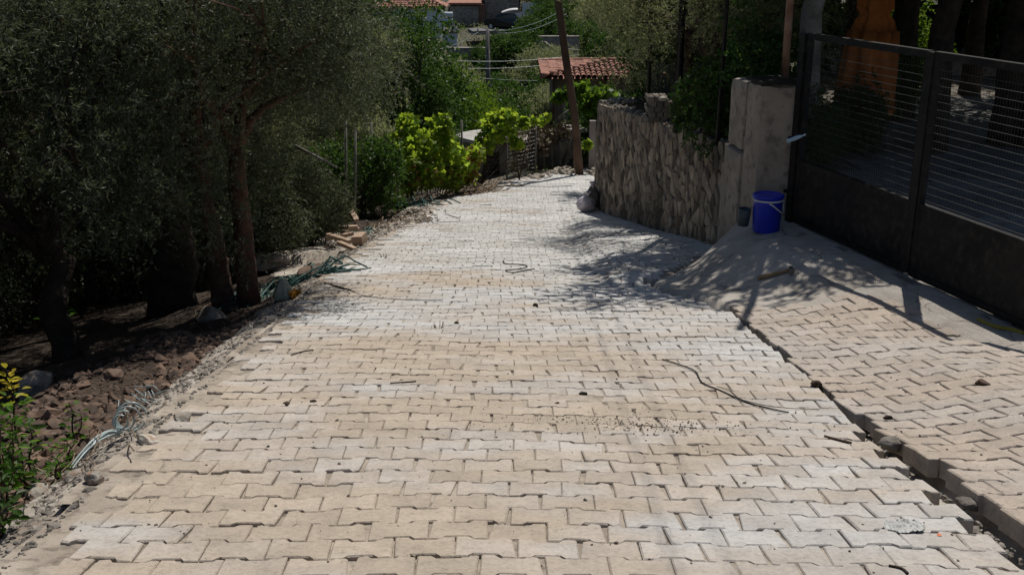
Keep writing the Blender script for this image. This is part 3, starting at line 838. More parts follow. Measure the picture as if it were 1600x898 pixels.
h1, h2 = hit(1183, 440), hit(1222, 429)
hm = thing('hammer', h1, 'wooden handled hammer lying on the concrete apron', 'hammer')
for p in (h1, h2): p.z = CAMH - driveD(p.x, p.y) + .02
d = (h2-h1); L = .30; d.normalize(); h2 = h1 + d*L; h2.z = CAMH - driveD(h2.x, h2.y) + .022; o0 = Vector(hm.location)
q = MB(); q.tube([h1-o0, h1.lerp(h2, .3)-o0, h1.lerp(h2, .7)-o0, h2-o0], [.017, .019, .014, .013], 10); q.build('handle', M['hammerwood'], hm)
sd = Vector((-d.y, d.x, 0)).normalized(); c = h2 - d*.02 - o0
q = MB(); q.bar(c-sd*.045, c+sd*.03, .032, .034); q.tube([c-sd*.045, c-sd*.068], [.02, .022], 12); q.bar(c+sd*.028, c+sd*.07, .026, .014); q.build('head', M['steel'], hm)

# ------------------------------------------------------------------ foliage
def shoots_to_leaves(P, D, L, K, leaf, width, rs, droop=.35, spread=.75, shape='olive'):
    n = len(P); t = (np.arange(K)+.5)/K
    base = P[:, None, :] + D[:, None, :]*(L[:, None]*t[None])[..., None]
    base[..., 2] -= droop*(t**2)[None]*L[:, None]
    dirs = D[:, None, :]*.6 + rs.normal(0, spread, (n, K, 3)); dirs /= np.linalg.norm(dirs, axis=-1, keepdims=True)
    side = np.cross(dirs, rs.normal(0, 1, (n, K, 3))); side /= np.linalg.norm(side, axis=-1, keepdims=True)
    l = leaf*rs.uniform(.6, 1.25, (n, K, 1)); wd = width*rs.uniform(.7, 1.2, (n, K, 1))
    tint = np.clip(rs.normal(.5, .22, (n, K)) + rs.normal(0, .12, (n, 1)), 0, 1)
    if shape == 'olive':
        V = np.stack([base, base+dirs*l*.5+side*wd, base+dirs*l, base+dirs*l*.5-side*wd], 2); k = 4
    else:
        nn = np.cross(dirs, side)*l*.12
        V = np.stack([base, base+dirs*l*.25+side*wd*.9, base+dirs*l*.6+side*wd*.8-nn*.5, base+dirs*l-nn, base+dirs*l*.6-side*wd*.8-nn*.5, base+dirs*l*.25-side*wd*.9], 2); k = 6
    V = V.reshape(-1, 3); N = n*K; F = np.arange(N*k).reshape(N, k)
    return V, F, np.repeat(tint.reshape(-1), k)
def crown_mesh(name, clumps, nsh, rs, mat, leaf=.055, width=.0065, K=14, shape='olive', L=.28, droop=.35, spread=.75):
    clumps = np.array(clumps); w_ = clumps[:, 3]**2.4; w_ /= w_.sum(); idx = rs.choice(len(clumps), nsh, p=w_)
    off = rs.normal(0, 1, (nsh, 3)); off /= np.linalg.norm(off, axis=1, keepdims=True)
    rad = rs.rand(nsh)**.38
    c = clumps[idx]; P = c[:, :3] + off*(rad*c[:, 3])[:, None]*np.array([1, 1, .8])
    D = off*.8 + rs.normal(0, .45, (nsh, 3)) + np.array([0, 0, -.1]); D /= np.linalg.norm(D, axis=1, keepdims=True)
    V, F, T = shoots_to_leaves(P, D, rs.uniform(.5, 1.2, nsh)*L, K, leaf, width, rs, droop, spread, shape)
    return fast(name, V, F, T, False, mat)
def tree_variant(seed, H, Rr, tr, mat, bark, stems=1, nclump=34, nsh=2600, base_h=1.0, lean=(0, 0), shape='olive', leaf=.055, width=.0065, K=14, low=.3, crad=(.35, .62), L=.28, twist=.12, flat=.42, droop=.35, skirts=0):
    rs = np.random.RandomState(seed); rd = random.Random(seed)
    cz = base_h + (H-base_h)*.5; clumps = []
    for i in range(nclump):
        th = rd.uniform(0, 6.28); ph = math.acos(rd.uniform(-.85, 1)); rr = rd.uniform(.55, 1.0)
        clumps.append((lean[0] + math.cos(th)*math.sin(ph)*Rr*rr, lean[1] + math.sin(th)*math.sin(ph)*Rr*rr, cz + math.cos(ph)*(H-base_h)*.5*rr, rd.uniform(*crad)))
    for i in range(skirts):
        th = rd.uniform(0, 6.28); clumps.append((lean[0]+math.cos(th)*Rr*.95, lean[1]+math.sin(th)*Rr*.95, rd.uniform(.6, 1.4), rd.uniform(.25, .45)))
    cm = crown_mesh('crown', clumps, nsh, rs, mat, leaf, width, K, shape, L, droop)
    tb = MB()
    for s_ in range(stems):
        ox = (s_-(stems-1)/2)*tr*2.6; h0 = base_h*rd.uniform(.9, 1.1)
        P = [(ox, 0, -.25)]; Rd = [tr*1.7]
        for k in range(1, 7):
            t = k/6; P.append((ox*(1+t*.8) + lean[0]*.25*t + rd.uniform(-twist, twist)*t, lean[1]*.25*t + rd.uniform(-twist, twist)*t, h0*t)); Rd.append(tr*(1.25-.35*t)*rd.uniform(.92, 1.1))
        tb.tube(P, Rd, 12, True, True, jit=.07)
        top = Vector(P[-1]); k = 0
        for c in clumps[s_::stems]:
            k += 1
            if k > 16//stems: break
            c = Vector(c[:3]); m1 = top.lerp(c, .35) + Vector((rd.uniform(-.15, .15), rd.uniform(-.15, .15), .12)); m2 = top.lerp(c, .7) + Vector((rd.uniform(-.12, .12), rd.uniform(-.12, .12), .1))
            r0 = tr*rd.uniform(.35, .6)
            tb.tube([top - Vector((0, 0, .12)), top.lerp(m1, .5)+Vector((0, 0, .03)), m1, m2, c], [r0*1.2, r0, r0*.75, r0*.45, r0*.2], 6, False, True, jit=.06)
            for _ in range(3):
                e = c + Vector((rd.gauss(0, .3), rd.gauss(0, .3), rd.gauss(0, .25))); tb.tube([m2, m2.lerp(e, .5)+Vector((0, 0, .05)), e], [r0*.3, r0*.2, .004], 4, False)
    return (tb.mesh('trunk', bark), cm)
def plant_tree(var, loc, label, cat='tree', group=None, rz=0, sc=1.0, name='olive_tree', crown_mat=None, scz=None):
    t = thing(name, loc, label, cat, group, rz); t.scale = (sc, sc, scz or sc)
    link('trunk', var[0], None, t); link('crown', var[1], None, t)
    return t
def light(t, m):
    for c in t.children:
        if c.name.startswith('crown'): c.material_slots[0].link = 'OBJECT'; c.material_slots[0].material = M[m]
OV = [tree_variant(1, 3.8, 2.1, .20, M['olive'], M['bark'], 1, 44, 6000, 1.45, (0, 0), twist=.16, skirts=0, crad=(.32, .56)),
      tree_variant(2, 3.6, 1.8, .085, M['olive'], M['bark2'], 2, 38, 4600, 1.75, (-.25, .1), skirts=0, crad=(.3, .52), twist=.04),
      tree_variant(3, 3.6, 1.9, .11, M['olive'], M['bark'], 1, 42, 5000, 1.15, (.2, -.1), twist=.2, skirts=3, crad=(.3, .55))]
UV = tree_variant(9, 2.2, 1.2, .04, M['olive'], M['bark'], 1, 34, 1800, .05, shape='broad', leaf=.07, width=.018, K=10, crad=(.3, .5), L=.24)
OV.append(tree_variant(4, 4.4, 1.9, .09, M['olive'], M['bark'], 1, 44, 5200, 2.0, (0, 0), twist=.18, crad=(.3, .55)))
GR = 'olive trees in the dark grove left of the road'
def gz(x, f): return leftZ(x, f) if f < 26.5 else terr(x, f)
for (v, x, f, rz, sc, lab) in [
    (0, -3.60, 10.6, .6, 1.05, 'old olive tree with the thickest dark trunk, left of the road'),
    (1, -2.62, 9.5, .25, .95, 'olive tree with two slim reddish stems close to the road edge'),
    (2, -3.85, 8.5, 2.1, .9, 'crooked olive tree with dark trunk left of the thick-trunked one'),
    (3, -3.75, 15.2, 3.3, 1.0, 'sunlit grey-green olive tree leaning over the fence'),
    (3, -5.0, 18.2, 1.0, .8, 'smaller olive behind the fence left of the grapevine')]:
    t_ = plant_tree(OV[v], (x, f, gz(x, f)), lab, 'tree', GR, rz, sc)
    if f > 15: light(t_, 'oliveLit')  # farther crowns look sunlit through the paler leaf colour
for (v, x, f, rz, sc) in [(2, -5.6, 6.6, .3, .95), (0, -6.3, 9.6, 1.9, 1.0), (1, -5.2, 12.6, .9, 1.05), (0, -7.2, 14.5, 2.6, 1.1), (2, -5.6, 18, 4.0, 1.05), (0, -9.5, 18.5, 5, 1.15),
                          (2, -8.8, 11.5, 1.4, 1.05), (0, -7.2, 22.5, .2, 1.2), (2, -11.5, 24, 1.2, 1.3), (1, -4.6, 5.0, 2.2, .9), (0, -12, 15, 3.2, 1.2), (0, -4.7, 21.5, 2.2, 1.0), (2, -7.0, 4.2, 1, 1.0)]:
    plant_tree(OV[v], (x, f, gz(x, f)), ('shadowy olive tree near the left frame edge in the front of the grove' if f < 9 else 'shadowy olive tree in the middle of the dark left grove' if f < 16 else 'shadowy olive tree at the far back of the left grove'), 'tree', GR, rz, sc)

for i, (x, f, sc) in enumerate([(-4.6, 12.4, .9), (-5.8, 11.2, .9), (-6.8, 12.5, 1.0), (-8.2, 9.6, 1.0), (-7.6, 7.6, .9), (-3.4, 13.4, .6), (-2.9, 14.6, .5), (-9.5, 13, 1.2), (-6, 15.5, 1.1), (-3.6, 17, .7), (-6.2, 8.3, .7), (-9, 16, 1.3), (-4.9, 14.2, .9), (-5.6, 9.9, .55)]):
    t_ = plant_tree(UV, (x, f, gz(x, f)), 'dark undergrowth bush filling the grove behind the trunks', 'bush', 'undergrowth in the left grove', i*1.1, sc, 'bush')
# right-hand garden
BV = [tree_variant(21, 2.5, .95, .06, M['green'], M['bark'], 1, 30, 1500, .15, shape='broad', leaf=.075, width=.022, K=10, crad=(.25, .42), L=.24),
      tree_variant(22, 5.3, 2.2, .13, M['green'], M['bark'], 1, 52, 4600, 2.9, shape='broad', leaf=.08, width=.024, K=10, crad=(.4, .75), L=.3, twist=.15),
      tree_variant(23, 5.0, 2.3, .12, M['olive'], M['bark'], 1, 50, 4600, 2.0, (0, 0), twist=.2)]
GG = 'garden trees behind the wall and gate'
def gg(x, f): return CAMH - gardenD(x, f)
for (v, x, f, rz, sc, lab, nm) in [
    
    (0, 2.72, 12.1, 0, .70, 'dense green bush just behind the concrete pillar', 'bush'),
    (0, 3.1, 13.6, 2, .5, 'low dark bush on the garden side of the wall between pillar and olive', 'bush'),
    (1, 3.3, 12.0, .4, .90, 'pale leaning-trunked tree seen through the gate beside its left post', 'garden_tree'),
    (1, 7.2, 11.2, 2.0, 1.05, 'leafy tree just beyond the right frame edge shading the yard', 'garden_tree'),
    (1, 5.7, 15.6, 3.0, 1.2, 'leafy tree close behind the closed parasol', 'garden_tree'),
    (1, 7.9, 14.9, .3, 1.3, 'leafy tree in the middle of the shaded yard', 'garden_tree'),
    (1, 5.2, 13.0, 1.4, 1.0, 'leafy tree close beside the right of the closed parasol', 'garden_tree'),
    (1, 6.4, 13.6, 2.4, 1.15, 'tall leafy tree shading the yard right of the parasol', 'garden_tree'),
    (2, 6.6, 13.4, .4, 1.0, 'leafy tree right of the closed parasol', 'garden_tree'),
    (1, 5.6, 17.8, 4.0, 1.0, 'garden tree far behind the parasol', 'garden_tree'),
    (1, 7.9, 18.4, 1.0, .95, 'garden tree standing before the wrought iron fence', 'garden_tree'),
    (2, 9.6, 16.4, 2.0, 1.0, 'pale-trunked tree at the far right of the yard', 'garden_tree'),
    (0, 4.6, 20.5, 1.0, 1.3, 'dark bush at the back of the garden beside the iron fence', 'bush'),
    (1, 3.9, 18.2, 3.0, .9, 'tree behind the olive at the far wall', 'garden_tree')]:
    t_ = plant_tree(BV[v], (x, f, gg(x, f)), lab, 'bush' if nm == 'bush' else 'tree', GG, rz, sc, nm)
    if 'pale' in lab:
        for c in t_.children:
            if c.name.startswith('trunk'): c.material_slots[0].link = 'OBJECT'; c.material_slots[0].material = M['palebark']
for (v, x, f, rz, sc) in [(0, 3.4, 20.5, 2, 1.3), (0, 6.4, 22, 3, 1.5), (0, 10.3, 21.5, 4, 1.5), (1, 11.5, 23, 4, 1.1), (2, 8.0, 24, 4, 1.1), (1, 5, 25, 4, 1.1), (0, 12.6, 20, 1, 1.5), (1, 13.5, 18, 2, 1.1), (2, 8.6, 11.8, 2, 1.3), (0, 9, 21.9, 2, 1.25)]:
    plant_tree(BV[v], (x, f, gg(x, f)), ('dark bush at the very back of the shaded yard' if v == 0 else 'dark tree at the very back of the shaded yard'), 'bush' if v == 0 else 'tree', GG, rz, sc, 'bush' if v == 0 else 'garden_tree')

light(plant_tree(OV[2], (2.65, 14.6, gg(2.65, 14.6)+.1), 'grey-leaved olive tree overhanging the middle of the stone wall', 'tree', GG, 1.1, 1.0, 'olive_tree'), 'oliveLit')
light(plant_tree(OV[1], (2.9, 17.0, gg(2.9, 17)-.1), 'second olive tree behind the far end of the stone wall', 'tree', GG, 2.6, .85, 'olive_tree'), 'oliveLit')
# ------------------------------------------------------------------ render so far: background hill, vines, fence follow
GVAR = [tree_variant(31, 5.2, 2.2, .14, M['bright'], M['bark'], 1, 40, 2600, .5, shape='broad', leaf=.12, width=.035, K=8, crad=(.5, .8), L=.4, flat=.5),
        tree_variant(32, 3.6, 2.2, .12, M['oliveLit'], M['bark'], 1, 34, 2200, .3, shape='olive', leaf=.13, width=.022, K=9, crad=(.5, .85), L=.45),
        tree_variant(33, 3.2, 2.0, .12, M['green'], M['bark'], 1, 34, 2000, .25, shape='broad', leaf=.13, width=.04, K=8, crad=(.5, .85), L=.4),
        tree_variant(34, 7.0, 1.5, .14, M['green'], M['bark'], 1, 40, 2200, .4, shape='broad', leaf=.13, width=.035, K=8, crad=(.5, .8), L=.4)]
HG_ = 'trees and bushes on the hillside across the valley'
def hz(x, f): return terr(x, f) - .15
def bgtree(v, px, py, f, sc, lab, name='tree', grp=HG_, scz=None):
    p = at(px, py, f); z = hz(p.x, f)
    return plant_tree(GVAR[v], (p.x, f, z), lab, 'tree', grp, (px*.37) % 6.28, sc, name, scz=scz)
bgtree(0, 705, 100, 40, .66, 'tall bright green tree rising left of the utility pole', scz=.92)
bgtree(0, 738, 150, 42, .50, 'bright green rounded tree just left of the utility pole', scz=.80)
bgtree(3, 640, 100, 36, 1.0, 'dark green tree tucked behind the leaning olive')
bgtree(2, 800, 80, 70, 1.15, 'dark bushy tree at the middle of the far slope')
bgtree(1, 795, 150, 50, .85, 'pale olive-green bush below the wires', 'bush')
bgtree(1, 860, 165, 44, .8, 'grey-green bush left of the tiled house', 'bush')
bgtree(2, 850, 95, 64, .8, 'green shrub above the tiled roof', 'bush')
rr = random.Random(4)
for (px, py, f, sc, v) in [(868, 8, 96, .8, 2), (885, 22, 90, .7, 1), (850, 2, 99, .8, 2), (905, 30, 86, .8, 2), (925, 10, 92, .9, 1), (840, -2, 104, 1.0, 2), (895, 50, 80, .6, 1), (870, 45, 82, .45, 2)]:
    p = at(px, py, f); plant_tree(GVAR[v], (p.x, f, hz(p.x, f)), 'shrub on the upper terraces right of the parked car', 'bush', HG_, px, sc, 'hillside_bush')
for i in range(150):
    f = rr.uniform(42, 112); x = rr.uniform(-.30, .22)*f
    if f > 84 and -12 < x < 1.5 : continue
    px = 800 + x/(f*.98)*FPX
    v = rr.choice((1, 1, 2, 2, 2)); sc = rr.uniform(.55, 1.15)
    if 50 > f and 780 < px < 1000: sc *= .6
    if 590 < px < 840 and f > 60: sc *= .5
    plant_tree(GVAR[v], (x, f, hz(x, f)), ('grey-green olive bush' if v == 1 else 'dark green shrub') + (' low in the valley bottom' if f < 62 else ' halfway up the far slope' if f < 84 else ' near the village houses') + (' left of the valley pole' if px < 762 else ' right of the valley pole'), 'bush', HG_, rr.uniform(0, 6), sc, 'hillside_bush')
for i in range(70):
    f = rr.uniform(112, 190); x = rr.uniform(-.5, .5)*f
    plant_tree(GVAR[rr.choice((1, 2))], (x, f, hz(x, f)), 'wooded upper slope tree beyond the village houses', 'tree', HG_, rr.uniform(0, 6), rr.uniform(1.5, 2.4), 'hillside_tree')
for i in range(16):
    f = rr.uniform(29, 36); x = rr.uniform(-.42, -.14)*f
    plant_tree(GVAR[rr.choice((1, 2, 3))], (x, f, hz(x, f)), 'dark tree behind the left olive grove', 'tree', 'trees behind the olive grove', rr.uniform(0, 6), rr.uniform(.8, 1.2), 'tree')

# ------------------------------------------------------------------ wire fence along the left edge
def stick(name, a, b, r, mat, lab=None, cat=None, parent=None, group=None, seg=8, sag=0, r2=None, bow=0):
    a = Vector(a); b = Vector(b); q = MB(); n = 8 if (sag or bow) else 2
    P = [a.lerp(b, i/(n-1)) - Vector((0, 0, sag*4*(i/(n-1))*(1-i/(n-1)))) + Vector((bow*math.sin(3.14*i/(n-1)), 0, 0)) for i in range(n)]
    q.tube([p-a for p in P], [r + ((r2 or r)-r)*i/(n-1) for i in range(n)], seg)
    o = q.build(name, M[mat], parent, loc=a)
    if lab: tag(o, lab, cat, group)
    return o
bases = [(540, 352, 188), (553, 360, 200), (582, 328, 192), (607, 314, 182), (657, 302, 185), (723, 292, 188), (792, 282, 212), (836, 272, 196)]
fx = []
for px, py, ty in bases:
    p = hit(px, py); t = at(px, ty, p.y); fx.append((p, t))
f0 = fx[0][0]
fe = thing('wire_fence', f0, 'thin rusty wire mesh fence with metal posts along the left side', 'fence')
for i, (p, t) in enumerate(fx):
    lean = Vector((.03*math.sin(i*2.1), 0, 0))
    stick('post', p - f0 - Vector((0, 0, .3)), t - f0 + lean, .022 if i != 1 else .018, 'post', parent=fe)
for i in range(1, len(fx)-1):
    a, b = fx[i][0], fx[i+1][0]; L = (b-a).length; q = MB(); h = 1.25
    k = 0
    while k*.1 < h: q.tube([a + Vector((0, 0, .08+k*.1)) - f0, (a+b)/2 + Vector((0, 0, .06+k*.1)) - f0, b + Vector((0, 0, .08+k*.1)) - f0], .0016, 3, False); k += 1
    n = int(L/.1)
    for j in range(1, n): p = a.lerp(b, j/n) - f0; q.tube([p + Vector((0, 0, .05)), p + Vector((0, 0, h))], .0012, 3, False)
    q.build('wire_mesh', M['wire'], fe)
stick('leaning_pole', at(462, 228, 12.2), at(527, 262, 12.0), .018, 'post', 'bare pale pole jutting slantwise from the olive foliage', 'pole', r2=.012)

# ------------------------------------------------------------------ vines
LT = [(0, 0), (.30, -.16), (.52, .02), (.40, .22), (.56, .48), (.26, .52), (0, .92), (-.26, .52), (-.56, .48), (-.40, .22), (-.52, .02), (-.30, -.16)]
def lobed(P, size, rs, up=.5, tint=None):
    n = len(P); T = np.array([(x, y, .10*abs(x)-.12*y*y) for x, y in LT])
    N = rs.normal(0, 1, (n, 3)) + np.array([0, -.4, up]); N /= np.linalg.norm(N, axis=1, keepdims=True)
    A = np.cross(N, rs.normal(0, 1, (n, 3))); A /= np.linalg.norm(A, axis=1, keepdims=True); B = np.cross(N, A)
    s_ = size*rs.uniform(.55, 1.25, n)
    V = P[:, None, :] + s_[:, None, None]*(T[None, :, 0:1]*A[:, None, :] + T[None, :, 1:2]*B[:, None, :] + T[None, :, 2:3]*N[:, None, :])
    F = np.arange(n*12).reshape(n, 12)
    return V.reshape(-1, 3), F, np.repeat(np.clip(rs.normal(.5, .22, n), 0, 1), 12)
def vine(name, loc, blobs, n, size, lab, seed, stems=(), mat='vine', brown=0, group=None, cat='vine'):
    rs = np.random.RandomState(seed); t = thing(name, loc, lab, cat, group); b = np.array(blobs, float)
    w_ = (b[:, 3]**2); w_ /= w_.sum()
    def pts(m, bb, ww):
        idx = rs.choice(len(bb), m, p=ww); o = rs.normal(0, 1, (m, 3)); o /= np.linalg.norm(o, axis=1, keepdims=True)
        return bb[idx][:, :3] + o*(rs.rand(m)**.5*bb[idx][:, 3])[:, None] - np.array(loc)
    V, F, T = lobed(pts(n, b, w_), size, rs); link('leaves', fast('leaves', V, F, T, False, M[mat]), None, t)
    if brown:
        lowb = b[b[:, 2].argsort()][:max(2, len(b)//2)]
        V, F, T = lobed(pts(brown, lowb, np.ones(len(lowb))/len(lowb)), size*.8, rs); link('dry_leaves', fast('dry_leaves', V, F, T, False, M['brownleaf']), None, t)
    q = MB(); r_ = random.Random(seed)
    for i in range(len(blobs)):
        c = Vector(blobs[i][:3]) - Vector(loc); base = Vector((c.x*.8, c.y*.8, -.1)) if not stems else Vector(stems[i % len(stems)]) - Vector(loc)
        m = base.lerp(c, .5) + Vector((r_.uniform(-.12, .12), r_.uniform(-.1, .1), .05)); q.tube([base, m, c], [.014, .010, .005], 5, False)
    q.build('stems', M['bark'], t)['kind'] = 'stuff'
    return t
def blob(px, py, f, r): p = at(px, py, f); return (p.x, p.y, p.z, r)
g1 = at(650, 300, 20.8)
vine('grapevine', g1, [blob(600, 255, 20.5, .28), blob(615, 225, 20.8, .26), blob(640, 200, 21, .28), blob(632, 245, 20.6, .35), blob(660, 230, 21, .36), blob(690, 205, 21.3, .28), blob(700, 235, 21.2, .33),
     blob(715, 255, 21.4, .28), blob(740, 245, 21.8, .22), blob(670, 270, 20.8, .35), blob(640, 280, 20.6, .30), blob(705, 280, 21.2, .28), blob(590, 285, 20.2, .22), blob(735, 275, 21.8, .2),
     blob(632, 190, 21, .12), blob(695, 186, 21.3, .13), blob(675, 190, 21.2, .12)], 2600, .115, 'bright backlit grapevine covering the fence left of the far road', 3, brown=420)
g2 = at(790, 250, 24.5)
vine('grapevine', g2, [blob(765, 205, 24, .30), blob(775, 190, 24.2, .28), blob(792, 182, 24.3, .20), blob(800, 178, 24.4, .14), blob(758, 225, 23.8, .26), blob(745, 240, 23.5, .24), blob(780, 212, 24.2, .24), blob(798, 205, 24.4, .18),
     blob(820, 192, 24.6, .14), blob(838, 190, 24.8, .13), blob(855, 187, 25, .12), blob(808, 225, 24.4, .18), blob(815, 192, 24.6, .13), blob(846, 189, 24.9, .12)], 1250, .12,
     'bright grapevine draped over the fence before the pale-roofed hut', 5, stems=[tuple(at(750, 290, 23.8)), tuple(at(812, 280, 24.6))])
g3 = at(935, 240, 29)
vine('grapevine', g3, [blob(875, 150, 29, .22), blob(892, 142, 29, .25), blob(912, 142, 29, .28), blob(928, 155, 28.6, .32), blob(936, 175, 28.4, .30), blob(932, 195, 28.4, .25), blob(945, 150, 28.4, .3), blob(870, 152, 29, .18), blob(918, 165, 28.8, .25)], 1300, .13,
     'leafy vine climbing beside the wooden pole below the tiled roof', 7, mat='bright')
g4 = at(912, 232, 26)
vine('vine_sprout', g4, [blob(916, 228, 26.2, .12), blob(921, 224, 26.2, .08)], 60, .13, 'small bright sprout on the side of the wooden pole', 8)
g5 = at(820, 225, 27.5)
vine('dry_creeper', g5, [blob(800, 218, 27, .3), blob(830, 215, 27.5, .35), blob(855, 210, 28, .35), blob(880, 205, 28, .3), blob(845, 228, 27.4, .3), blob(815, 235, 27, .25)], 1100, .085,
     'dusty dry creeper hanging over the dark bank right of the hut', 9, mat='litter')
# low growth behind the fence and beyond it
for i, (px, py, f, sc) in enumerate([(560, 300, 19, .45), (590, 310, 22, .42), (700, 260, 26, .34), (745, 280, 29.5, .3), (640, 260, 25, .6), (560, 240, 22, .6), (805, 180, 36, .55), (845, 190, 34, .5), (880, 175, 37, .5), (780, 190, 33, .4)]):
    p = at(px, py, f); z = terr(p.x, f)
    plant_tree(GVAR[(2, 1, 2, 2, 3, 1, 1, 1, 1, 2)[i]], (p.x, f, z), ['low dark shrub among the fence posts', 'dark shrub under the left end of the grapevine', 'dark shrub behind the grapevine middle', 'little shrub at the hut wall', 'tall dark shrub behind the grapevine',
        'grey-green shrub behind the first fence posts', 'grey-green bush left above the dry creeper', 'grey-green bush above the dry creeper', 'olive bush left of the vine below the tiled roof', 'green bush behind the hut roof'][i], 'bush', None, i, sc, 'shrub')

# ------------------------------------------------------------------ wooden pole, stick, boards, hut, bank at the bend
pb = hit(908, 273); pz0 = surf(pb.x, pb.y)
top = at(872, 0, 26.0); pt = Vector((pb.x, pb.y, pz0)) + (top - Vector((pb.x, pb.y, pz0)))*1.35
q = MB(); a = Vector((0, 0, -.4)); b = pt - Vector((pb.x, pb.y, pz0)); q.tube([a, b*.25+Vector((.03, 0, 0)), b*.5, b*.75, b], [.108, .10, .094, .088, .08], 14)
tag(q.build('utility_pole', M['wood'], loc=(pb.x, pb.y, pz0)), 'brown leaning wooden utility pole at the end of the paved road', 'pole')
q = MB(); q.box((.55, 0, 0), (1.7, .09, .09)); tag(q.build('crossarm', M['wood'], loc=(pt.x, pt.y, pt.z-.12)), 'wooden crossarm at the top of the leaning pole', 'crossarm')
for k, (dx, lab) in enumerate([(0, 'thin overhead cable running down the road, left of its twin'), (.17, 'thin overhead cable running down the road, right of its twin')]):
    stick('overhead_cable', (1.12+dx, -14, 9.6), (pt.x+1.1+dx, pt.y, pt.z-.07), .0042, 'twine', lab, 'cable', sag=.25, seg=6)
stick('prop_stick', hit(879, 256), at(902, 188, 27.3), .035, 'post', 'long grey stick propped slantwise left of the wooden pole', 'stick')
stick('fence_post', hit(897, 262), at(896, 190, 27), .02, 'post', 'thin upright post left beside the wooden pole', 'post')
stick('prop_stick', at(868, 188, 29), at(893, 170, 29), .03, 'post', 'short slanting stick beside the dark shed opening', 'stick')
# hut
hc = at(754, 285, 27.6); gz0 = terr(hc.x, hc.y) - .2; ztop = at(760, 216, 28).z
ht = thing('concrete_hut', (hc.x, hc.y+.3, gz0), 'small concrete hut with pale slab roof behind the fence', 'hut', rz=R(38))
q = MB(); H = ztop-gz0; lump(q, (0, 0, H/2), (1.05, 1.05, H), .12, .012, 2); q.build('wall', M['hutwall'], ht)
q = MB(); q.box((0, 0, H+.05), (1.32, 1.32, .10)); q.box((0, 0, H+.155), (1.30, 1.30, .11), taper=.35); q.build('roof', M['hutroof'], ht)
q = MB(); q.box((-.10, -.53, H*.45), (.5, .03, H*.6)); q.build('painted_door_opening', M['darkopen'], ht)  # closed slab; the doorway's shade is put into its colour
# dark rocky bank
bp_ = at(880, 262, 28.6)
q = MB(); lump(q, (0, 0, .55), (3.0, .8, 1.9), .16, .12, 5); tag(q.build('stone_bank', M['rock'], loc=(bp_.x-.1, 29.3, terr(bp_.x, 29)-.5+.2), rot=(0, 0, .1)), 'dark stony bank with flat top behind the propped stick', 'bank')
sl_ = at(912, 203, 29.0)
q = MB(); lump(q, (0, 0, 0), (.9, .8, .09), .12, .01, 3); tag(q.build('stone_slab', M['hutroof'], loc=(sl_.x-.2, 29.2, sl_.z)), 'pale flat slab lying on the stony bank left of the pole', 'slab')
for i, (px, lab) in enumerate([(832, 'leftmost of the grey boards leaning on the bank'), (845, 'second from left of the grey boards leaning on the bank'), (858, 'third from left of the grey boards leaning on the bank'), (871, 'rightmost of the grey boards leaning on the bank')]):
    p = at(px, 268, 27.6); z = terr(p.x, 27.6)
    q = MB(); lump(q, (0, 0, .45), (.17, .035, .95), .09, .006, i+3); tag(q.build('board', M['board'], loc=(p.x, 27.9+.1*i, at(px, 267-i, 27.8).z), rot=(-.2, .03*i-.04, .1*i)), lab, 'board', 'boards leaning against the stony bank')
# shuttered dark shed and concrete post by the pole
sp_ = at(932, 200, 31); sz = terr(sp_.x, 31)
sh = thing('shed', (sp_.x-.1, 31.8, sz-.3), 'dark open-fronted shed behind the wooden pole below the tiled roof', 'shed')
zt = at(930, 160, 31.2).z - sz + .3
q = MB(); q.box((-.75, .4, zt/2), (.1, 1.4, zt)); q.box((.75, .4, zt/2), (.1, 1.4, zt)); q.box((0, 1.1, zt/2), (1.4, .1, zt)); q.box((.25, -.32, zt/2), (.35, .08, zt)); q.build('wall', M['hutwall'], sh)
q = MB(); q.box((0, .4, zt+.05), (1.8, 1.7, .09)); q.build('roof', M['board'], sh)
for k in range(7): q = MB(); q.box((0, -.30+.01*k, .9-.13*k+zt*.35), (1.5, .03, .09)); q.build('slat', M['board'], sh)
cp = at(918, 250, 27.2)
q = MB(); q.box((0, 0, .6), (.16, .16, 1.5)); tag(q.build('concrete_post', M['hutwall'], loc=(cp.x+.12, 27.3, surf(cp.x, 27)-.1)), 'square concrete post just right of the wooden pole', 'post')
ip = at(935, 262, 27.4)
ig = thing('slatted_gate', (ip.x+.15, 27.6, surf(ip.x, 27.3)-.05), 'low dark slatted gate between concrete post and wall end', 'gate')
for k in range(10): q = MB(); q.box((0, 0, .1+.1*k), (.8, .03, .055)); q.build('slat', M['board'], ig)
for x in (-.38, .38): q = MB(); q.box((x, .035, .55), (.05, .04, 1.15)); q.build('post', M['board'], ig)

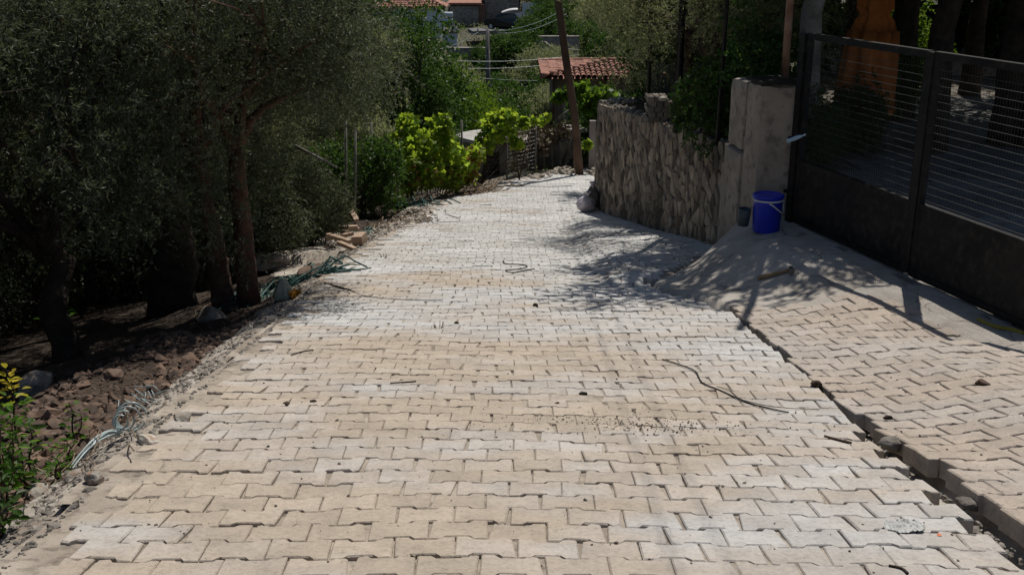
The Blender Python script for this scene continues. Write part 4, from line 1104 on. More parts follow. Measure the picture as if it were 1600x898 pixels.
# ------------------------------------------------------------------ tiled house right of centre
def hip_roof(parent, x0, x1, y0, y1, ze, rise, mat, tw=.22, ov=.3, name='roof'):
    x0 -= ov; x1 += ov; y0 -= ov; y1 += ov; h = (y1-y0)/2; q = MB()
    rx0, rx1, ym = x0+h, x1-h, (y0+y1)/2
    q.add([(x0,y0,ze-.06),(x1,y0,ze-.06),(x1,y1,ze-.06),(x0,y1,ze-.06),(rx0,ym,ze+rise-.06),(rx1,ym,ze+rise-.06)], [(0,1,5,4),(1,2,5),(2,3,4,5),(3,0,4),(3,2,1,0)])
    rd = random.Random(4)
    def col(a, b, up):
        n = max(2, int((b-a).length/.36)); 
        for k in range(n):
            p = a.lerp(b, k/n); p2 = a.lerp(b, min(1, (k+1.12)/n)); j = Vector((rd.uniform(-.012, .012),)*3)
            q.tube([p+Vector((0, 0, .015))+j, p2+Vector((0, 0, -.012))+j], [tw*.46, tw*.38], 6, False, True, tint=rd.random())
    x = x0+tw/2
    while x < x1:
        l = min(1, (x-x0)/h, (x1-x)/h); col(Vector((x, y0, ze)), Vector((x, y0+h*l, ze+rise*l)), 1); x += tw
    y = y0+tw/2
    while y < y1:
        l = min(1, (y-y0)/h, (y1-y)/h); col(Vector((x0, y, ze)), Vector((x0+h*l, y, ze+rise*l)), 1); y += tw
    for a, b in (((x0,y0,ze),(rx0,ym,ze+rise)), ((x1,y0,ze),(rx1,ym,ze+rise)), ((x0,y1,ze),(rx0,ym,ze+rise)), ((rx0,ym,ze+rise),(rx1,ym,ze+rise))):
        a = Vector(a)+Vector((0, 0, .05)); b = Vector(b)+Vector((0, 0, .05)); n = max(2, int((b-a).length/.4))
        for k in range(n): q.tube([a.lerp(b, k/n), a.lerp(b, (k+1.1)/n)], [.12, .10], 7, True, True, tint=rd.random())
    return q.build(name, M[mat], parent)
ze = at(930, 121, 42).z; x0 = at(858, 121, 42).x
hs = thing('tiled_house', (x0, 42.3, ze-4), 'low house with terracotta tiled hip roof beyond the bend', 'house')
hip_roof(hs, 0, 6.5, 0, 5.0, 4.0, .32, 'tile')
q = MB(); q.box((3.25, 2.5, 1.95), (6.1, 4.6, 3.9)); q.build('wall', noisy('brown_plaster', (.14, .11, .085), (.22, .18, .14), 1, .9, .4, 10, .02), hs)
for x in (.2, 1.2, 2.3, 3.4): q = MB(); q.box((x, .0, 2.9), (.10, .10, 2.1)); q.build('timber_post', M['wood'], hs)
q = MB(); q.box((1.9, .16, 2.9), (.7, .06, 1.0)); q.build('window', M['darkopen'], hs)  # closed slab; shade behind the window is put into its colour

# ------------------------------------------------------------------ village houses at the top of the slope
def far_house(name, px0, px1, pyt, f, depth, hgt, mat, label, roof=None, rise=1.2, rz=0):
    a = at(px0, pyt, f); b = at(px1, pyt, f); t = thing(name, (a.x, f, a.z-hgt), label, 'house', rz=rz); W = b.x-a.x
    q = MB(); lump(q, (W/2, depth/2, hgt/2), (W, depth, hgt), .8, .03, 3); q.build('wall', M[mat], t)
    if roof: hip_roof(t, 0, W, 0, depth, hgt, rise, roof, .30, .35)
    return t, W
t, W = far_house('village_house', 560, 689, 12, 92, 6, 4.4, 'bluewall', 'pale blue house with red tiled roof at the top of the slope', 'tile', 1.5)
for px in (655, 610):
    p = at(px, 28, 92); q = MB(); q.box((p.x - t.location.x, -.02, p.z - t.location.z), (.55, .10, 1.1)); w_ = q.build('window', M['board'], t)
    q = MB(); q.box((p.x - t.location.x, -.075, p.z - t.location.z), (.42, .02, .95)); q.build('pane', M['carglass'], w_)
t, W = far_house('annex_block', 691, 714, 52, 89, 1.4, 2.6, 'bluewall', 'small pale blue annex with brick coping under the solar heater')
q = MB(); q.box((W/2, .7, 2.64), (W+.16, 1.56, .09)); q.build('coping', M['brickpile'], t)
sh = thing('solar_water_heater', (t.location.x+.1, 89.6, t.location.z+2.69), 'rooftop solar water heater with two pale tanks by the blue house', 'solar heater')
for z in (1.35, .80): q = MB(); q.tube([(-.15, .05, z), (.75, .05, z)], .20, 14); q.build('tank', M['bluewall'], sh)
q = MB(); q.bar((.35, -.05, .75), (.95, -.75, .05), .85, .05); q.build('collector_panel', M['carglass'], sh)
for x in (-.08, .66): q = MB(); q.bar((x, .05, 0), (x, .05, 1.3), .04, .04); q.build('leg', M['steel'], sh)
t, W = far_house('stone_house', 702, 748, 9, 99, 6, 2.9, 'farstone', 'rubble stone house with pale front beside the solar heater', None)
q = MB(); q.box((W/2, 3, 3.05), (W+.5, 6.4, .18)); q.build('roof', M['tile'], t)
t, W = far_house('stone_house', 757, 812, -4, 101, 6, 3.9, 'farstone', 'darker stone house behind the parked car', None)
q = MB(); q.box((W/2, 3, 3.98), (W+.5, 6.4, .16)); q.build('roof', M['board'], t)
p = at(752, 28, 99.5); q = MB(); q.box((0, 0, 0), (.62, .12, 2.3)); tag(q.build('door', M['rust'], loc=(p.x, 99.6, p.z)), 'rusty brown door in the gap between the two stone houses', 'door')
p = at(797, 14, 97.5); q = MB(); V = []; n = 12
for i in range(n+1):
    u = i/n; th = (u-.5)*1.5; 
    V += [(-.75+1.5*u, -.5, .28*math.cos(th)+.10*u), (-.75+1.5*u, .5, .38*math.cos(th)+.10*u), (-.75+1.5*u, -.5, .28*math.cos(th)+.05*u-.07), (-.75+1.5*u, .5, .38*math.cos(th)+.05*u-.07)]
F = []
for i in range(n): a = i*4; b = a+4; F += [(a, b, b+1, a+1), (a+2, a+3, b+3, b+2), (a, a+2, b+2, b), (a+1, b+1, b+3, a+3)]
F += [(0, 1, 3, 2), (n*4, n*4+2, n*4+3, n*4+1)]
q.add(V, F, True); tag(q.build('white_awning', M['whitepl'], loc=(p.x, 97.5, p.z-.45), rot=(0, -.14, 0)), 'small curved white awning catching the sun above the parked car', 'awning')
# car
p = at(795, 47, 91); cr = thing('parked_car', (p.x, 91, p.z), 'dark hatchback parked on the far village road', 'car', rz=R(-28))
prof = [(-1.9,.35),(-1.95,.65),(-1.8,.85),(-1.0,.95),(-.45,1.38),(.9,1.42),(1.5,1.0),(1.85,.92),(1.95,.6),(1.9,.3)]
def carbody(pr, wd, mat, nm, par, ins=0):
    q = MB(); n = len(pr); V = [(x, -wd/2*(1 if z < 1 else .86), z) for x, z in pr] + [(x, wd/2*(1 if z < 1 else .86), z) for x, z in pr]
    F = [tuple(range(n)), tuple(range(2*n-1, n-1, -1))] + [(i, i+n, (i+1) % n+n, (i+1) % n) for i in range(n)]
    q.add(V, F); return q.build(nm, M[mat], par)
carbody(prof, 1.7, 'carpaint', 'body', cr)
q = MB(); 
for s_ in (-1, 1): q.add([(-.85, s_*.80, .98), (-.42, s_*.755, 1.30), (.85, s_*.755, 1.33), (1.25, s_*.80, 1.0)], [(0, 1, 2, 3)])
q.build('window', M['carglass'], cr)
for x in (-1.25, 1.2):
    for s_ in (-1, 1):
        wl_ = MB(); wl_.tube([(x, s_*.68, .3), (x, s_*.87, .3)], .31, 18); o = wl_.build('wheel', M['tyre'], cr)
        k = MB(); k.tube([(x, s_*.865, .3), (x, s_*.885, .3)], .17, 12); k.build('rim', M['whitepl'], o)
# far road strip, terraces, panels
def strip(name, pts, wdt, mat, lab=None, kind=None, thick=.1, cat=None):
    q = MB()
    for a, b in zip(pts, pts[1:]): q.bar(a, b, wdt, thick)
    o = q.build(name, M[mat])
    if kind: o['kind'] = kind
    if lab: tag(o, lab, cat)
    return o
strip('village_road', [at(735, 50, 90), at(785, 48, 90.5), at(812, 36, 93)], 3.0, 'asphalt', kind='structure', thick=.3)
for (a, b, f1, f2, h, lab) in [((812, 34), (905, 29), 90, 92, 1.5, 'upper grey terrace wall right of the parked car'), ((838, 58), (905, 64), 78, 78, 1.3, 'middle terrace wall with pale edge above the tiled roof'),
                               ((700, 76), (762, 70), 80, 80, 1.2, 'dark terrace wall below the annex block')]:
    A = at(*a, f1); B = at(*b, f2); q = MB(); d = B-A; q2 = MB()
    lump(q, (d.length/2, 0, -h/2), (d.length, .6, h), .5, .05, 3)
    o = thing('terrace_wall', A, lab, 'wall', rz=math.atan2(d.y, d.x)); q.build('stonework', M['farstone'], o); q2.box((d.length/2, 0, .04), (d.length, .62, .07)); q2.build('coping', M['farstone'], o)
A = [at(842, 66, 76), at(852, 67, 76), at(861, 74, 75), at(875, 77, 75), at(905, 80, 75)]
q = MB(); q.tube([p-A[0] for p in A], .10, 8); tag(q.build('stair_rail', M['farstone'], loc=A[0]), 'pale kinked stair edge above the tiled roof', 'stair')
q = MB(); q.tube([at(842, 57, 78)-A[0], at(856, 58, 78)-A[0], at(872, 63, 78)-A[0]], .05, 6)
for px in (846, 856, 866): q.tube([at(px, 57+(px-846)*.2, 78)-A[0], at(px, 66, 78)-A[0]], .035, 5)
tag(q.build('railing', M['post'], loc=A[0]), 'thin handrail on posts over the far stair', 'railing')
A = at(816, 6, 97); B = at(850, 6, 97); t = thing('panel_fence', (A.x, 97, A.z-1.6), 'pale blue-grey sheet panel fence near the top centre', 'fence')
for k in range(9): q = MB(); q.box((k*.22+.1, .02*(k % 2), .85), (.21, .04, 1.6)); q.build('panel', M['bluewall'], t)
A = at(864, 31, 90); q = MB(); lump(q, (0, 0, 0), (1.6, .8, .5), .3, .06, 5); tag(q.build('pale_boulder', M['hutroof'], loc=A), 'pale flat block on the upper terrace right of the panels', 'rock')
# utility pole in the valley and its wires
p = at(762, 50, 50); z = terr(p.x, 50)
t = thing('utility_pole', (p.x, 50, z), 'slim dark utility pole with crossarm in front of the hillside', 'pole')
q = MB(); q.tube([(0, 0, -.3), (0, 0, p.z-z+.1)], [.13, .10], 10); q.build('shaft', M['post'], t)
q = MB(); q.box((-.05, 0, p.z-z), (1.0, .10, .09)); q.build('crossarm', M['post'], t)
for x in (-.45, 0, .35): q = MB(); q.tube([(x, 0, p.z-z+.05), (x, 0, p.z-z+.17)], [.04, .03], 8); q.build('insulator', M['whitepl'], t)
for (a, b, fa, fb, sag, lab) in [((748, 50), (882, 14), 50, 60, .35, 'highest wire running right from the valley pole crossarm'), ((766, 51), (885, 22), 50, 58, .35, 'second wire running right from the valley pole crossarm'),
        ((748, 50), (640, 78), 50, 42, .3, 'wire running left from the valley pole crossarm'), ((766, 51), (690, 42), 50, 70, .2, 'wire from the valley pole up to the annex block'),
        ((690, 94), (905, 86), 44, 46, .15, 'upper of the three level wires crossing the valley trees'), ((700, 106), (905, 95), 44, 46, .15, 'middle of the three level wires crossing the valley trees'),
        ((740, 121), (905, 124), 44, 46, .1, 'lowest of the three level wires crossing the valley trees')]:
    stick('wire', at(*a, fa), at(*b, fb), .009, 'straps', lab, 'wire', sag=sag, seg=5)

# ------------------------------------------------------------------ things by the wall and in the yard
p = hit(917, 331); 
t = thing('rubbish_sack', (p.x-.02, p.y, p.z), 'lilac-white filled sack slumped at the foot of the wall end', 'sack')
def sack(r, h, seed, par, mat='bag', nm='body', loc=None):
    q = MB(); V, F = IV2, IF2
    VV = []
    for v in V:
        k = 1 + .35*noise.noise(v*1.6+Vector((seed,)*3)) + .22*noise.noise(v*4+Vector((seed,)*3)) - .10*abs(noise.noise(v*7)); z = v.z*h*.5 + h*.5
        taper = 1 - .45*max(0, v.z)**1.5
        VV.append((v.x*r*k*taper, v.y*r*k*taper, max(0, z)*1.0))
    q.add(VV, F, True); return q.build(nm, M[mat], par, loc=loc)
sack(.17, .30, 2, t); q = MB(); q.lathe([(.05, 0), (.025, .04), (.05, .08), (.07, .10)], 12, mod=lambda a, z: 1+.2*math.cos(5*a)); q.build('tied_neck', M['bag'], t, loc=(.03, 0, .26))
t = thing('rubbish_sack', (p.x+.12, p.y+.38, p.z-.06), 'greyer upright sack behind the lilac one against the wall', 'sack')
sack(.15, .46, 6, t, 'brickpile'); q = MB(); q.lathe([(.05, 0), (.03, .04), (.06, .09)], 12, mod=lambda a, z: 1+.2*math.cos(5*a)); q.build('tied_neck', M['bag'], t, loc=(0, 0, .42))
p = at(1228, 112, 9.95)
stick('rusty_pipe', (p.x, 9.98, CAMH-GD+1.27), (p.x-.02, 10.0, CAMH+2.4), .036, 'rust', 'rusty upright pipe rising from the top of the concrete pillar', 'pipe', seg=12)
stick('tall_post', (2.08, 13.35, wtop(2.7)-.05), (2.10, 13.35, CAMH+1.6), .045, 'blackmetal', 'thick black post on the wall top left of the thinner one', 'post', seg=4)
stick('tall_post', (2.30, 11.75, wtop(1.0)-.05), (2.33, 11.75, CAMH+1.6), .024, 'blackmetal', 'thin black post on the wall top nearest the concrete pillar', 'post')
stick('tall_post', (2.0, 15.6, wtop(4.9)-.05), (1.98, 15.6, CAMH+1.0), .03, 'blackmetal', 'black post on the wall top beside the brick pile', 'post')
bx_ = Vector((2.12, 14.6, wtop(3.9)))
n = 0; r_ = random.Random(8)
for row in range(5):
    for c in range(5 - (row > 3)*2):
        for dpt in range(2):
            q = MB(); q.box((0, 0, 0), (.085, .18, .065), tint=r_.random()); o = q.build('brick', M['brickpile'], loc=bx_ + Vector((-.22+c*.098 + .03*(row % 2), dpt*.2, .045+row*.07)), rot=(0, 0, r_.uniform(-.05, .05)))
            tag(o, 'pale brick in the small stack on top of the garden wall', 'brick', 'bricks stacked on the garden wall')
# plank fence piece behind the far wall top
t = thing('plank_screen', (2.35, 17.6, wtop(6.9)-.05), 'weathered grey plank screen on the far wall top under the olive', 'screen')
for k in range(8): q = MB(); lump(q, (k*.1, 0, .4), (.085, .03, .8+.06*math.sin(k*2)), .1, .004, k); q.build('plank', M['board'], t)
# closed parasol
pp = at(1350, 175, 13.4); gz_ = gg(pp.x, 13.4)
t = thing('closed_parasol', (pp.x, 13.4, gz_), 'closed orange parasol standing in the yard behind the gate', 'parasol')
zb = pp.z - gz_; zt_ = at(1350, 22, 13.4).z - gz_
def pleat(a, z): return 1 + .14*math.cos(7*a+z*1.2) + .06*math.cos(13*a-z*2)
q = MB(); q.lathe([(.33, zb), (.345, zb+.02), (.32, zb+.3), (.295, zb+.7), (.275, zb+1.0), (.25, zt_-.22), (.21, zt_-.08), (.15, zt_), (.20, zt_+.07), (.19, zt_+.2), (.10, zt_+.75), (.03, zt_+1.1)], 84, mod=pleat); q.build('canopy', M['orange'], t)
q = MB(); q.lathe([(.158, zt_-.025), (.17, zt_), (.158, zt_+.025)], 32, mod=lambda a, z: 1+.05*math.cos(7*a)); q.build('tie_strap', M['orange'], t)
q = MB(); q.tube([(0, 0, 0), (0, 0, zt_+1.15)], .024, 10); q.build('pole', M['wood'], t)
q = MB(); q.lathe([(0, 0), (.22, 0), (.22, .05), (.05, .07), (.045, .2), (0, .2)], 24); q.build('base', M['board'], t)
# iron fence and pale wall at the back of the yard
fz = gg(8.5, 21.2)
t = thing('iron_fence', (6.6, 21.2, fz+.25), 'black wrought iron fence with bulb finials at the back of the yard', 'fence')
for x, z, d in ((2.6, .08, (5.2, .03, .03)), (2.6, .78, (5.2, .03, .03))): q = MB(); q.box((x, 0, z), d); q.build('rail', M['blackmetal'], t)
for k in range(44):
    x = .06+k*.12; q = MB(); q.tube([(x, 0, 0), (x, 0, .92)], .010, 6); q.lathe([(0, .20), (.022, .215), (.022, .235), (0, .25)], 8, (x, 0, 0)); q.lathe([(.0, .90), (.018, .92), (0, .99)], 8, (x, 0, 0)); q.build('bar', M['blackmetal'], t)
q = MB(); lump(q, (0, 0, .55), (5.4, .3, 1.5), .4, .01, 5); tag(q.build('garden_wall', M['bluewall'], loc=(9.3, 22.6, fz)), 'pale rendered wall glimpsed behind the iron fence', 'wall')
q = MB(); lump(q, (0, 0, .1), (5.4, .25, .4), .3, .01, 5); tag(q.build('plinth_wall', M['pillar'], loc=(9.2, 21.2, fz)), 'low grey plinth carrying the iron fence', 'wall')

# ------------------------------------------------------------------ left edge: net, sack, straps, timber, saplings
def gpt(px, py, dz=.01): p = hit(px, py); return p + Vector((0, 0, dz))
def strands(name, path, n, r, mat, lab, cat, spread, hgt, seed, wav=.05):
    rd = random.Random(seed); P0 = [gpt(*p) for p in path]; o = P0[0]; q = MB()
    for k in range(n):
        a = rd.random()*.5; b = min(1, a + rd.uniform(.3, .8)); pts = []; ox = rd.gauss(0, spread); oh = abs(rd.gauss(0, hgt)); ph = rd.uniform(0, 6)
        for i in range(9):
            u = (a+(b-a)*i/8)*(len(P0)-1); j = min(int(u), len(P0)-2); c = P0[j].lerp(P0[j+1], u-j)
            x = c.x + ox*1.4 + wav*math.sin(ph+i*1.1); y = c.y + ox + wav*1.5*math.cos(ph*2+i*.9)
            pts.append(Vector((x, y, max(surf(x, y)+.008, surf(x, y)+oh*(.5+.5*math.sin(ph+i*.8)))))-o)
        q.tube(pts, r*rd.uniform(.6, 1.3), 4, False)
    return tag(q.build(name, M[mat], loc=o), lab, cat)
strands('green_net', [(355, 488), (400, 465), (440, 450), (480, 438), (530, 425)], 150, .008, 'net', 'tangled teal netting strung along the shaded paving edge', 'net', .09, .07, 3)
strands('green_net', [(560, 362), (575, 368), (600, 362)], 26, .007, 'net', 'scrap of green twine between rubble and timber offcuts', 'net', .08, .05, 4)
strands('green_net', [(625, 318), (650, 320), (680, 322)], 36, .010, 'net', 'bundle of green twine lying at the far left road edge', 'net', .14, .06, 5)
strands('dry_twigs', [(330, 492), (380, 470), (420, 455)], 30, .006, 'twig', 'dry twigs mixed with netting beneath the double-stemmed tree', 'twigs', .15, .05, 6)
strands('dry_twigs', [(690, 312), (730, 302), (775, 290)], 60, .010, 'twig', 'heap of dry brushwood on the far left edge of the road', 'twigs', .2, .12, 7)
strands('dry_twigs', [(600, 350), (625, 345), (650, 350)], 30, .009, 'twig', 'dry twigs on rubble beside the first fence posts', 'twigs', .2, .06, 8)
strands('straw', [(20, 820), (60, 760), (110, 720), (150, 690)], 60, .003, 'twig', 'dry grass straw along the lower left gravel edge', 'straw', .10, .05, 9)
p = gpt(444, 468)
t = thing('feed_sack', p, 'small cream woven sack standing among teal netting', 'sack')
q = MB(); q.lathe([(0, 0), (.085, 0), (.09, .04), (.07, .09), (.045, .14), (.02, .175), (.0, .18)], 36, mod=lambda a, z: 1+.13*math.cos(6*a+z*9)+.05*math.cos(11*a)); q.build('body', noisy('cream_sack', (.30, .30, .22), (.42, .41, .32), 20, .85, .4, 60, .005), t)
p = gpt(459, 467)
t = thing('orange_flower', p, 'orange crumpled scrap beside the cream sack', 'scrap')
rs_ = np.random.RandomState(3); V, F, T = lobed(rs_.normal(0, .018, (14, 3))+np.array([0, 0, .03]), .055, rs_); link('petals', fast('petals', V, F, T, False, plain('orange_scrap', (.60, .25, .02), .6)), None, t)
# strap coil
c = gpt(192, 690, .03); q = MB(); rd = random.Random(2)
for k in range(4):
    r0 = .035+.012*k; ph = rd.uniform(0, 1); P = []
    for i in range(22): th = ph + i/21*5.6; P.append(Vector((math.cos(th)*r0*.9+.01*k, .25*math.cos(th)*r0 + .02*k, .07 + math.sin(th)*r0)))
    q.tube(P, .0045, 4, False)
for k in range(8):
    e = gpt(108+rd.uniform(-8, 20), 738-rd.uniform(-4, 12), .01) - c; P = []
    for i in range(9): u = i/8; P.append(Vector((e.x*u, e.y*u+.03*math.sin(u*3+k), e.z*u + .035*math.sin(u*3.14)*(1+.5*k/8) + .02)))
    q.tube(P, .004, 4, False)
tag(q.build('strap_coil', M['straps'], loc=c), 'loops of pale packing strap at the lower left paving edge', 'straps')
q = MB()
for k in range(9):
    a = gpt(215+k*5, 655-k*4, .01)-c; P = [a + Vector((rd.uniform(-.05, .05)-.03*i, .02*i, .05*math.sin(i*.9+k)**2)) for i in range(6)]; q.tube(P, .0025, 4, False)
tag(q.build('strap_scraps', M['straps'], loc=c), 'thin pale strap ends above the strap coil', 'straps')
# timber offcuts
for i, (a, b, z, lab) in enumerate([((508, 392), (553, 384), .03, 'lowest front timber offcut in the pile at the left edge'), ((503, 386), (557, 377), .075, 'second timber offcut up in the left edge pile'), ((520, 379), (545, 378), .12, 'short middle timber offcut in the left edge pile'),
        ((520, 374), (560, 371), .15, 'top timber offcut in the left edge pile'), ((530, 397), (556, 391), .01, 'timber offcut lying in front of the pile'), ((515, 372), (562, 368), .09, 'rear timber offcut of the pile'), ((558, 386), (567, 384), .07, 'square-ended timber block at the right of the pile'), ((545, 372), (566, 376), .18, 'crosswise timber offcut on the pile top')]):
    A, B = gpt(*a), gpt(*b); A.z = B.z = max(A.z, B.z)+z; d = (B-A); d.z = 0; L = max(.16, min(.5, d.length)); d.normalize(); m = (A+B)/2
    q = MB(); w2 = .07 if i != 6 else .14; lump(q, (0, 0, 0), (L, w2, .045 if i != 6 else .12), .05, .004, i); tag(q.build('timber_offcut', M['offcut'], loc=m, rot=(.1*math.sin(i*3), .06*math.sin(i*2), math.atan2(d.y, d.x))), lab, 'timber')
# saplings with leaves of their own
leafV = []; 
def leaf_mesh(mat, L, wdt):
    q = MB(); V = [(0, 0, 0)]; n = 5; F = []
    V = [(0, 0, 0), (wdt*.35, L*.2, .004), (wdt*.5, L*.45, .006), (wdt*.35, L*.75, .002), (0, L, -.006), (-wdt*.35, L*.75, .002), (-wdt*.5, L*.45, .006), (-wdt*.35, L*.2, .004), (0, L*.45, -.002)]
    F = [(8, 0, 1, 2), (8, 2, 3, 4), (8, 4, 5, 6), (8, 6, 7, 0)]
    q.add(V, F, False, random.random()); return q.mesh('leaf', M[mat])
LY = [leaf_mesh('yellow', .05, .026) for _ in range(2)]; LG = [leaf_mesh('bright', .05, .025) for _ in range(3)]; LD = [leaf_mesh('green', .055, .027) for _ in range(3)]
def sapling(px, pyb, pyt, nleaf, lab, tipyellow=False, lean=0, sc=1, dark=False, cat='sapling', seed=0, stems=1, off=0):
    b = gpt(px, pyb, 0); 
    if off: b.y += off; b.z = surf(b.x, b.y)
    H = at(px, pyt, b.y).z - b.z; t = thing('sapling', b, lab, cat); rd = random.Random(seed)
    for s_ in range(stems):
        hh = H*(1 if s_ == 0 else rd.uniform(.5, .9)); lx, ly = lean + rd.uniform(-.2, .2)*s_*.6, rd.uniform(-.12, .12)*s_
        P = [Vector((lx*hh*(u/5)**1.5 + .01*math.sin(u*2+s_), ly*(u/5), hh*u/5)) for u in range(6)]
        q = MB(); q.tube(P, [.006, .005, .0045, .004, .003, .002], 6); q.build('stem', M['bark2'] if s_ else M['bark'], t)
        nl = nleaf//stems
        for i in range(nl):
            u = .25 + .75*(i+.5)/nl; j = min(int(u*5), 4); c = P[j].lerp(P[j+1], u*5-j); th = i*2.4+s_
            r_ = .05*(1.3-u)*rd.random()*2*sc; c2 = c + Vector((math.cos(th)*r_, math.sin(th)*r_, r_*.5))
            me = rd.choice(LY if (tipyellow and s_ == 0 and u > .72) else (LD if dark else LG))
            e = (Vector((math.cos(th), math.sin(th), rd.uniform(-.1, .7 if u > .8 else .4)))).normalized(); qn = e.to_track_quat('Y', 'Z').to_matrix() @ Matrix.Rotation(rd.uniform(-.5, .5), 3, 'Y')
            o = bpy.data.objects.new('leaf', me); C.objects.link(o); o.parent = t; o.matrix_local = Matrix.Translation(c2) @ (qn*(sc*rd.uniform(.65, 1.15))).to_4x4()
    return t
sapling(36, 742, 582, 70, 'slender sapling with yellow top leaves at the lower left', True, .02, 1.0, seed=3)
sapling(12, 800, 640, 90, 'bushy green sapling cut by the left frame edge', False, .05, 1.0, seed=5, stems=4)
sapling(52, 770, 660, 80, 'low green sapling under the yellow-topped one', False, .1, .9, True, seed=6, stems=4)
sapling(120, 705, 628, 44, 'small green sapling between rubble and the strap coil', False, .0, .85, seed=8, stems=3)
sapling(112, 732, 690, 30, 'tiny leafy weed just left of the strap ends', False, .0, .6, seed=9, stems=3, cat='weed')
sapling(90, 752, 715, 24, 'small leafy weed beside the flat grey edge stone', False, .1, .7, seed=10, stems=2, cat='weed')
sapling(5, 845, 760, 60, 'leafy weed clump at the left frame edge near the bottom', False, .1, .9, True, seed=12, stems=4, cat='weed')
sapling(95, 520, 440, 30, 'low leafy shrub glowing green in the dark grove', False, .1, 1.6, seed=14, stems=3)
sapling(160, 470, 420, 24, 'bright-leaved small shrub under the dark olives', False, .1, 1.6, seed=15, stems=3)

# ------------------------------------------------------------------ litter on the paving
def ground_line(name, pts, r, mat, lab, cat, dz=.006, lift=None):
    P = [hit(*p) for p in pts]; P = [Vector((p.x, p.y, surf(p.x, p.y)+dz + (lift[i] if lift else 0))) for i, p in enumerate(P)]; o = P[0].copy()
    D = []
    for i in range(len(P)-1):
        for k in range(4):
            u = k/4; p0 = P[max(i-1, 0)]; p1 = P[i]; p2 = P[i+1]; p3 = P[min(i+2, len(P)-1)]
            D.append(.5*((2*p1)+(p2-p0)*u+(2*p0-5*p1+4*p2-p3)*u*u+(3*p1-p0-3*p2+p3)*u**3))
    D.append(P[-1]); q = MB(); q.tube([p-o for p in D], r, 6); return tag(q.build(name, M[mat], loc=o), lab, cat)
ground_line('wire_loop', [(786, 408), (790, 413), (812, 414), (824, 417), (814, 421), (790, 423), (800, 427), (812, 425), (835, 421)], .006, 'twine', 'bent loop of dark wire lying at mid road', 'wire')
ground_line('thin_cable', [(1035, 563), (1062, 572), (1086, 582), (1097, 600), (1125, 612), (1165, 630), (1200, 640), (1232, 646)], .0042, 'twine', 'thin dark wire curving across the right half of the road', 'wire')
ground_line('thin_cable', [(1120, 606), (1140, 612), (1160, 626), (1215, 638), (1280, 642)], .002, 'twine', 'faint wire strand beside the thicker curved one', 'wire')
ground_line('twig', [(507, 443), (530, 450), (548, 455)], .010, 'bark', 'dark stick at the end of the teal netting on the road', 'stick')
ground_line('twig', [(548, 455), (575, 464), (640, 470), (690, 470)], .003, 'twine', 'thin dark strand trailing from the netting over the road', 'wire')
ground_line('twig', [(1388, 888), (1408, 893), (1418, 899)], .004, 'bark', 'small forked twig at the bottom right of the road', 'twig')
ground_line('twig', [(1288, 684), (1304, 688), (1330, 694)], .006, 'bark', 'short dark twig left of the driveway gap', 'twig')
ground_line('twig', [(455, 556), (475, 550), (490, 549)], .004, 'bark', 'thin twig on the left third of the paving', 'twig')
ground_line('twig', [(610, 600), (640, 598), (650, 597)], .004, 'bark', 'tiny twig near the road centre left', 'twig')
for i, (px, py) in enumerate([(600, 402), (686, 513)]):
    p = gpt(px, py, 0); q = MB(); rd = random.Random(i)
    for k in range(9): a = rd.uniform(0, 6.28); q.tube([(.03*math.cos(a), .03*math.sin(a), 0), (.04*math.cos(a), .04*math.sin(a), rd.uniform(.01, .05))], [.003, .0015], 4)
    tag(q.build('weed_tuft', M['bark'], loc=p), ['dry weed tuft poking up near the timber offcuts', 'small dry weed tuft left of the road centre'][i], 'weed')
p = hit(1412, 828)
q = MB(); N = 26; V = []; F = []
for i in range(N+1):
    for j in range(N//2+1):
        u, v = i/N-.5, j/(N//2)-.5; e = .5+.12*nz(math.atan2(v, u)*1.0, 0, 3, 2.1); rr_ = math.hypot(u, v); k = min(1, e/max(rr_, 1e-4)) if rr_ > e else 1
        x = u*.15*k*(1+.2*nz(v, 0, 2, 3)); y = v*.11*k; z = .006 + .022*abs(nz(u*9, v*7, 1)) * (1-rr_*.9) + .010*abs(nz(u*21, v*19, 4))
        V.append((x, y, z)); 
for i in range(N):
    for j in range(N//2): a = i*(N//2+1)+j; F.append((a, a+N//2+1, a+N//2+2, a+1))
q.add(V, F, False); o = q.build('crumpled_wrap', M['paper'], loc=(p.x, p.y, surf(p.x, p.y)+.001), rot=(-.15, 0, .2)); tag(o, 'crumpled white plastic wrap on pavers at the lower right', 'litter')
p = hit(1467, 838); q = MB(); q.add([(-.008, -.006, 0), (.010, -.004, .003), (.006, .008, .002), (-.006, .006, .004)], [(0, 1, 2, 3)]); tag(q.build('orange_scrap', plain('orange_bit', (.65, .16, .05), .6), loc=p+Vector((0, 0, .006))), 'tiny orange scrap right of the crumpled white wrap', 'litter')
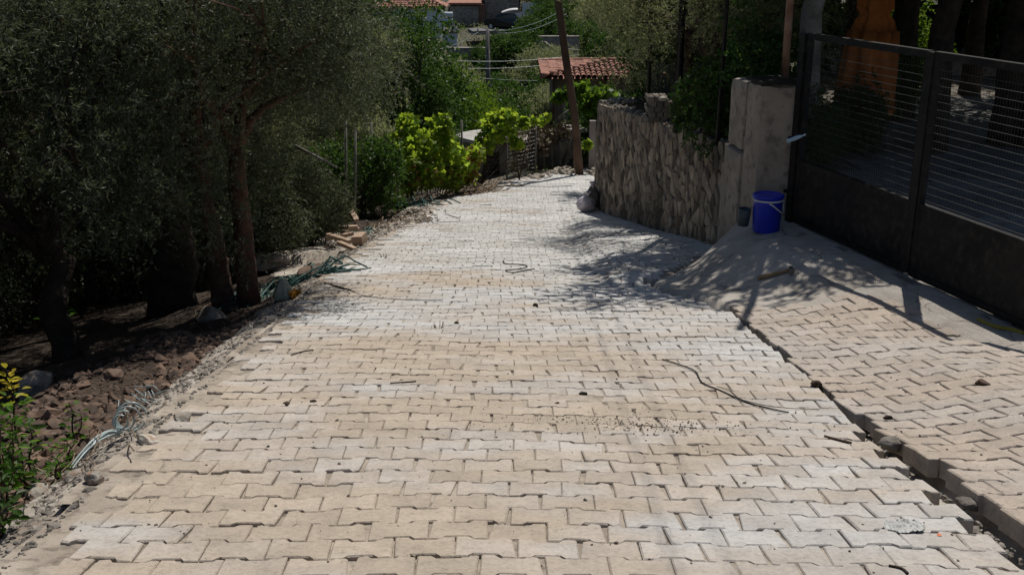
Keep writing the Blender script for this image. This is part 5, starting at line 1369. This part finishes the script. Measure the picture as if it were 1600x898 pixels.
ground_line('yellow_rope', [(1528, 500), (1545, 508), (1560, 513), (1580, 517), (1600, 524)], .016, 'moss', 'frayed yellow rope against the foot of the black gate', 'rope')
for i, (px, py, lab) in enumerate([(1532, 603, 'dry leaf')] if False else []): pass
# rough scrub covering the soil of the far slope
rs_ = np.random.RandomState(77); n = 26000
F_ = rs_.uniform(28, 125, n); X_ = rs_.uniform(-.34, .30, n)*F_
Z_ = np.array([terr(x, f) for x, f in zip(X_, F_)]); P_ = np.stack([X_, F_, Z_+.05], 1)
D_ = rs_.normal(0, .5, (n, 3)) + np.array([0, 0, .8]); D_ /= np.linalg.norm(D_, axis=1, keepdims=True)
V_, FF_, T_ = shoots_to_leaves(P_, D_, rs_.uniform(.2, .6, n), 4, .20, .05, rs_, .1, .7, 'olive')
tag(link('hillside_scrub', fast('hillside_scrub', V_, FF_, T_, False, M['oliveLit'])), 'low dry scrub and weeds covering the slope across the valley', 'scrub', None, 'stuff')
for i, (px, py, f, sc, lab) in enumerate([(1290, 190, 12.6, .25, 'dark low shrub under the left side of the closed parasol'), (1395, 120, 15.5, .40, 'sunlit green shrub right of the closed parasol'), (1260, 200, 11.4, .32, 'dark small shrub behind the left gate leaf'), (1420, 60, 19, .5, 'yellow-green shrub before the iron fence'), (1340, 195, 13.0, .3, 'small dark plant at the foot of the parasol')]):
    p = at(px, py, f); t_ = plant_tree(BV[0] if i not in (1, 3) else (BV[0][0], BV[0][1]), (p.x, f, gg(p.x, f)), lab, 'bush', None, i, sc*1.2, 'bush')
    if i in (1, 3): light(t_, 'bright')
for i, (px, py, f, sc, v, lab) in enumerate([(985, 135, 30, .42, 2, 'dark shrub hiding the right end of the tiled roof'), (1110, 205, 12.3, .22, 5, 'small leafy plant spilling over the wall top beside the thin post'), (1060, 190, 13.0, .2, 5, 'little leafy plant on the wall top between the two posts')]):
    p = at(px, py, f)
    if v == 5: z = p.z - .12; p.x += .12; plant_tree(BV[0], (p.x, f, z), lab, 'plant', None, i, sc, 'plant')
    else: plant_tree(GVAR[v], (p.x, f, terr(p.x, f)-.1), lab, 'bush', None, i, .9, 'shrub')
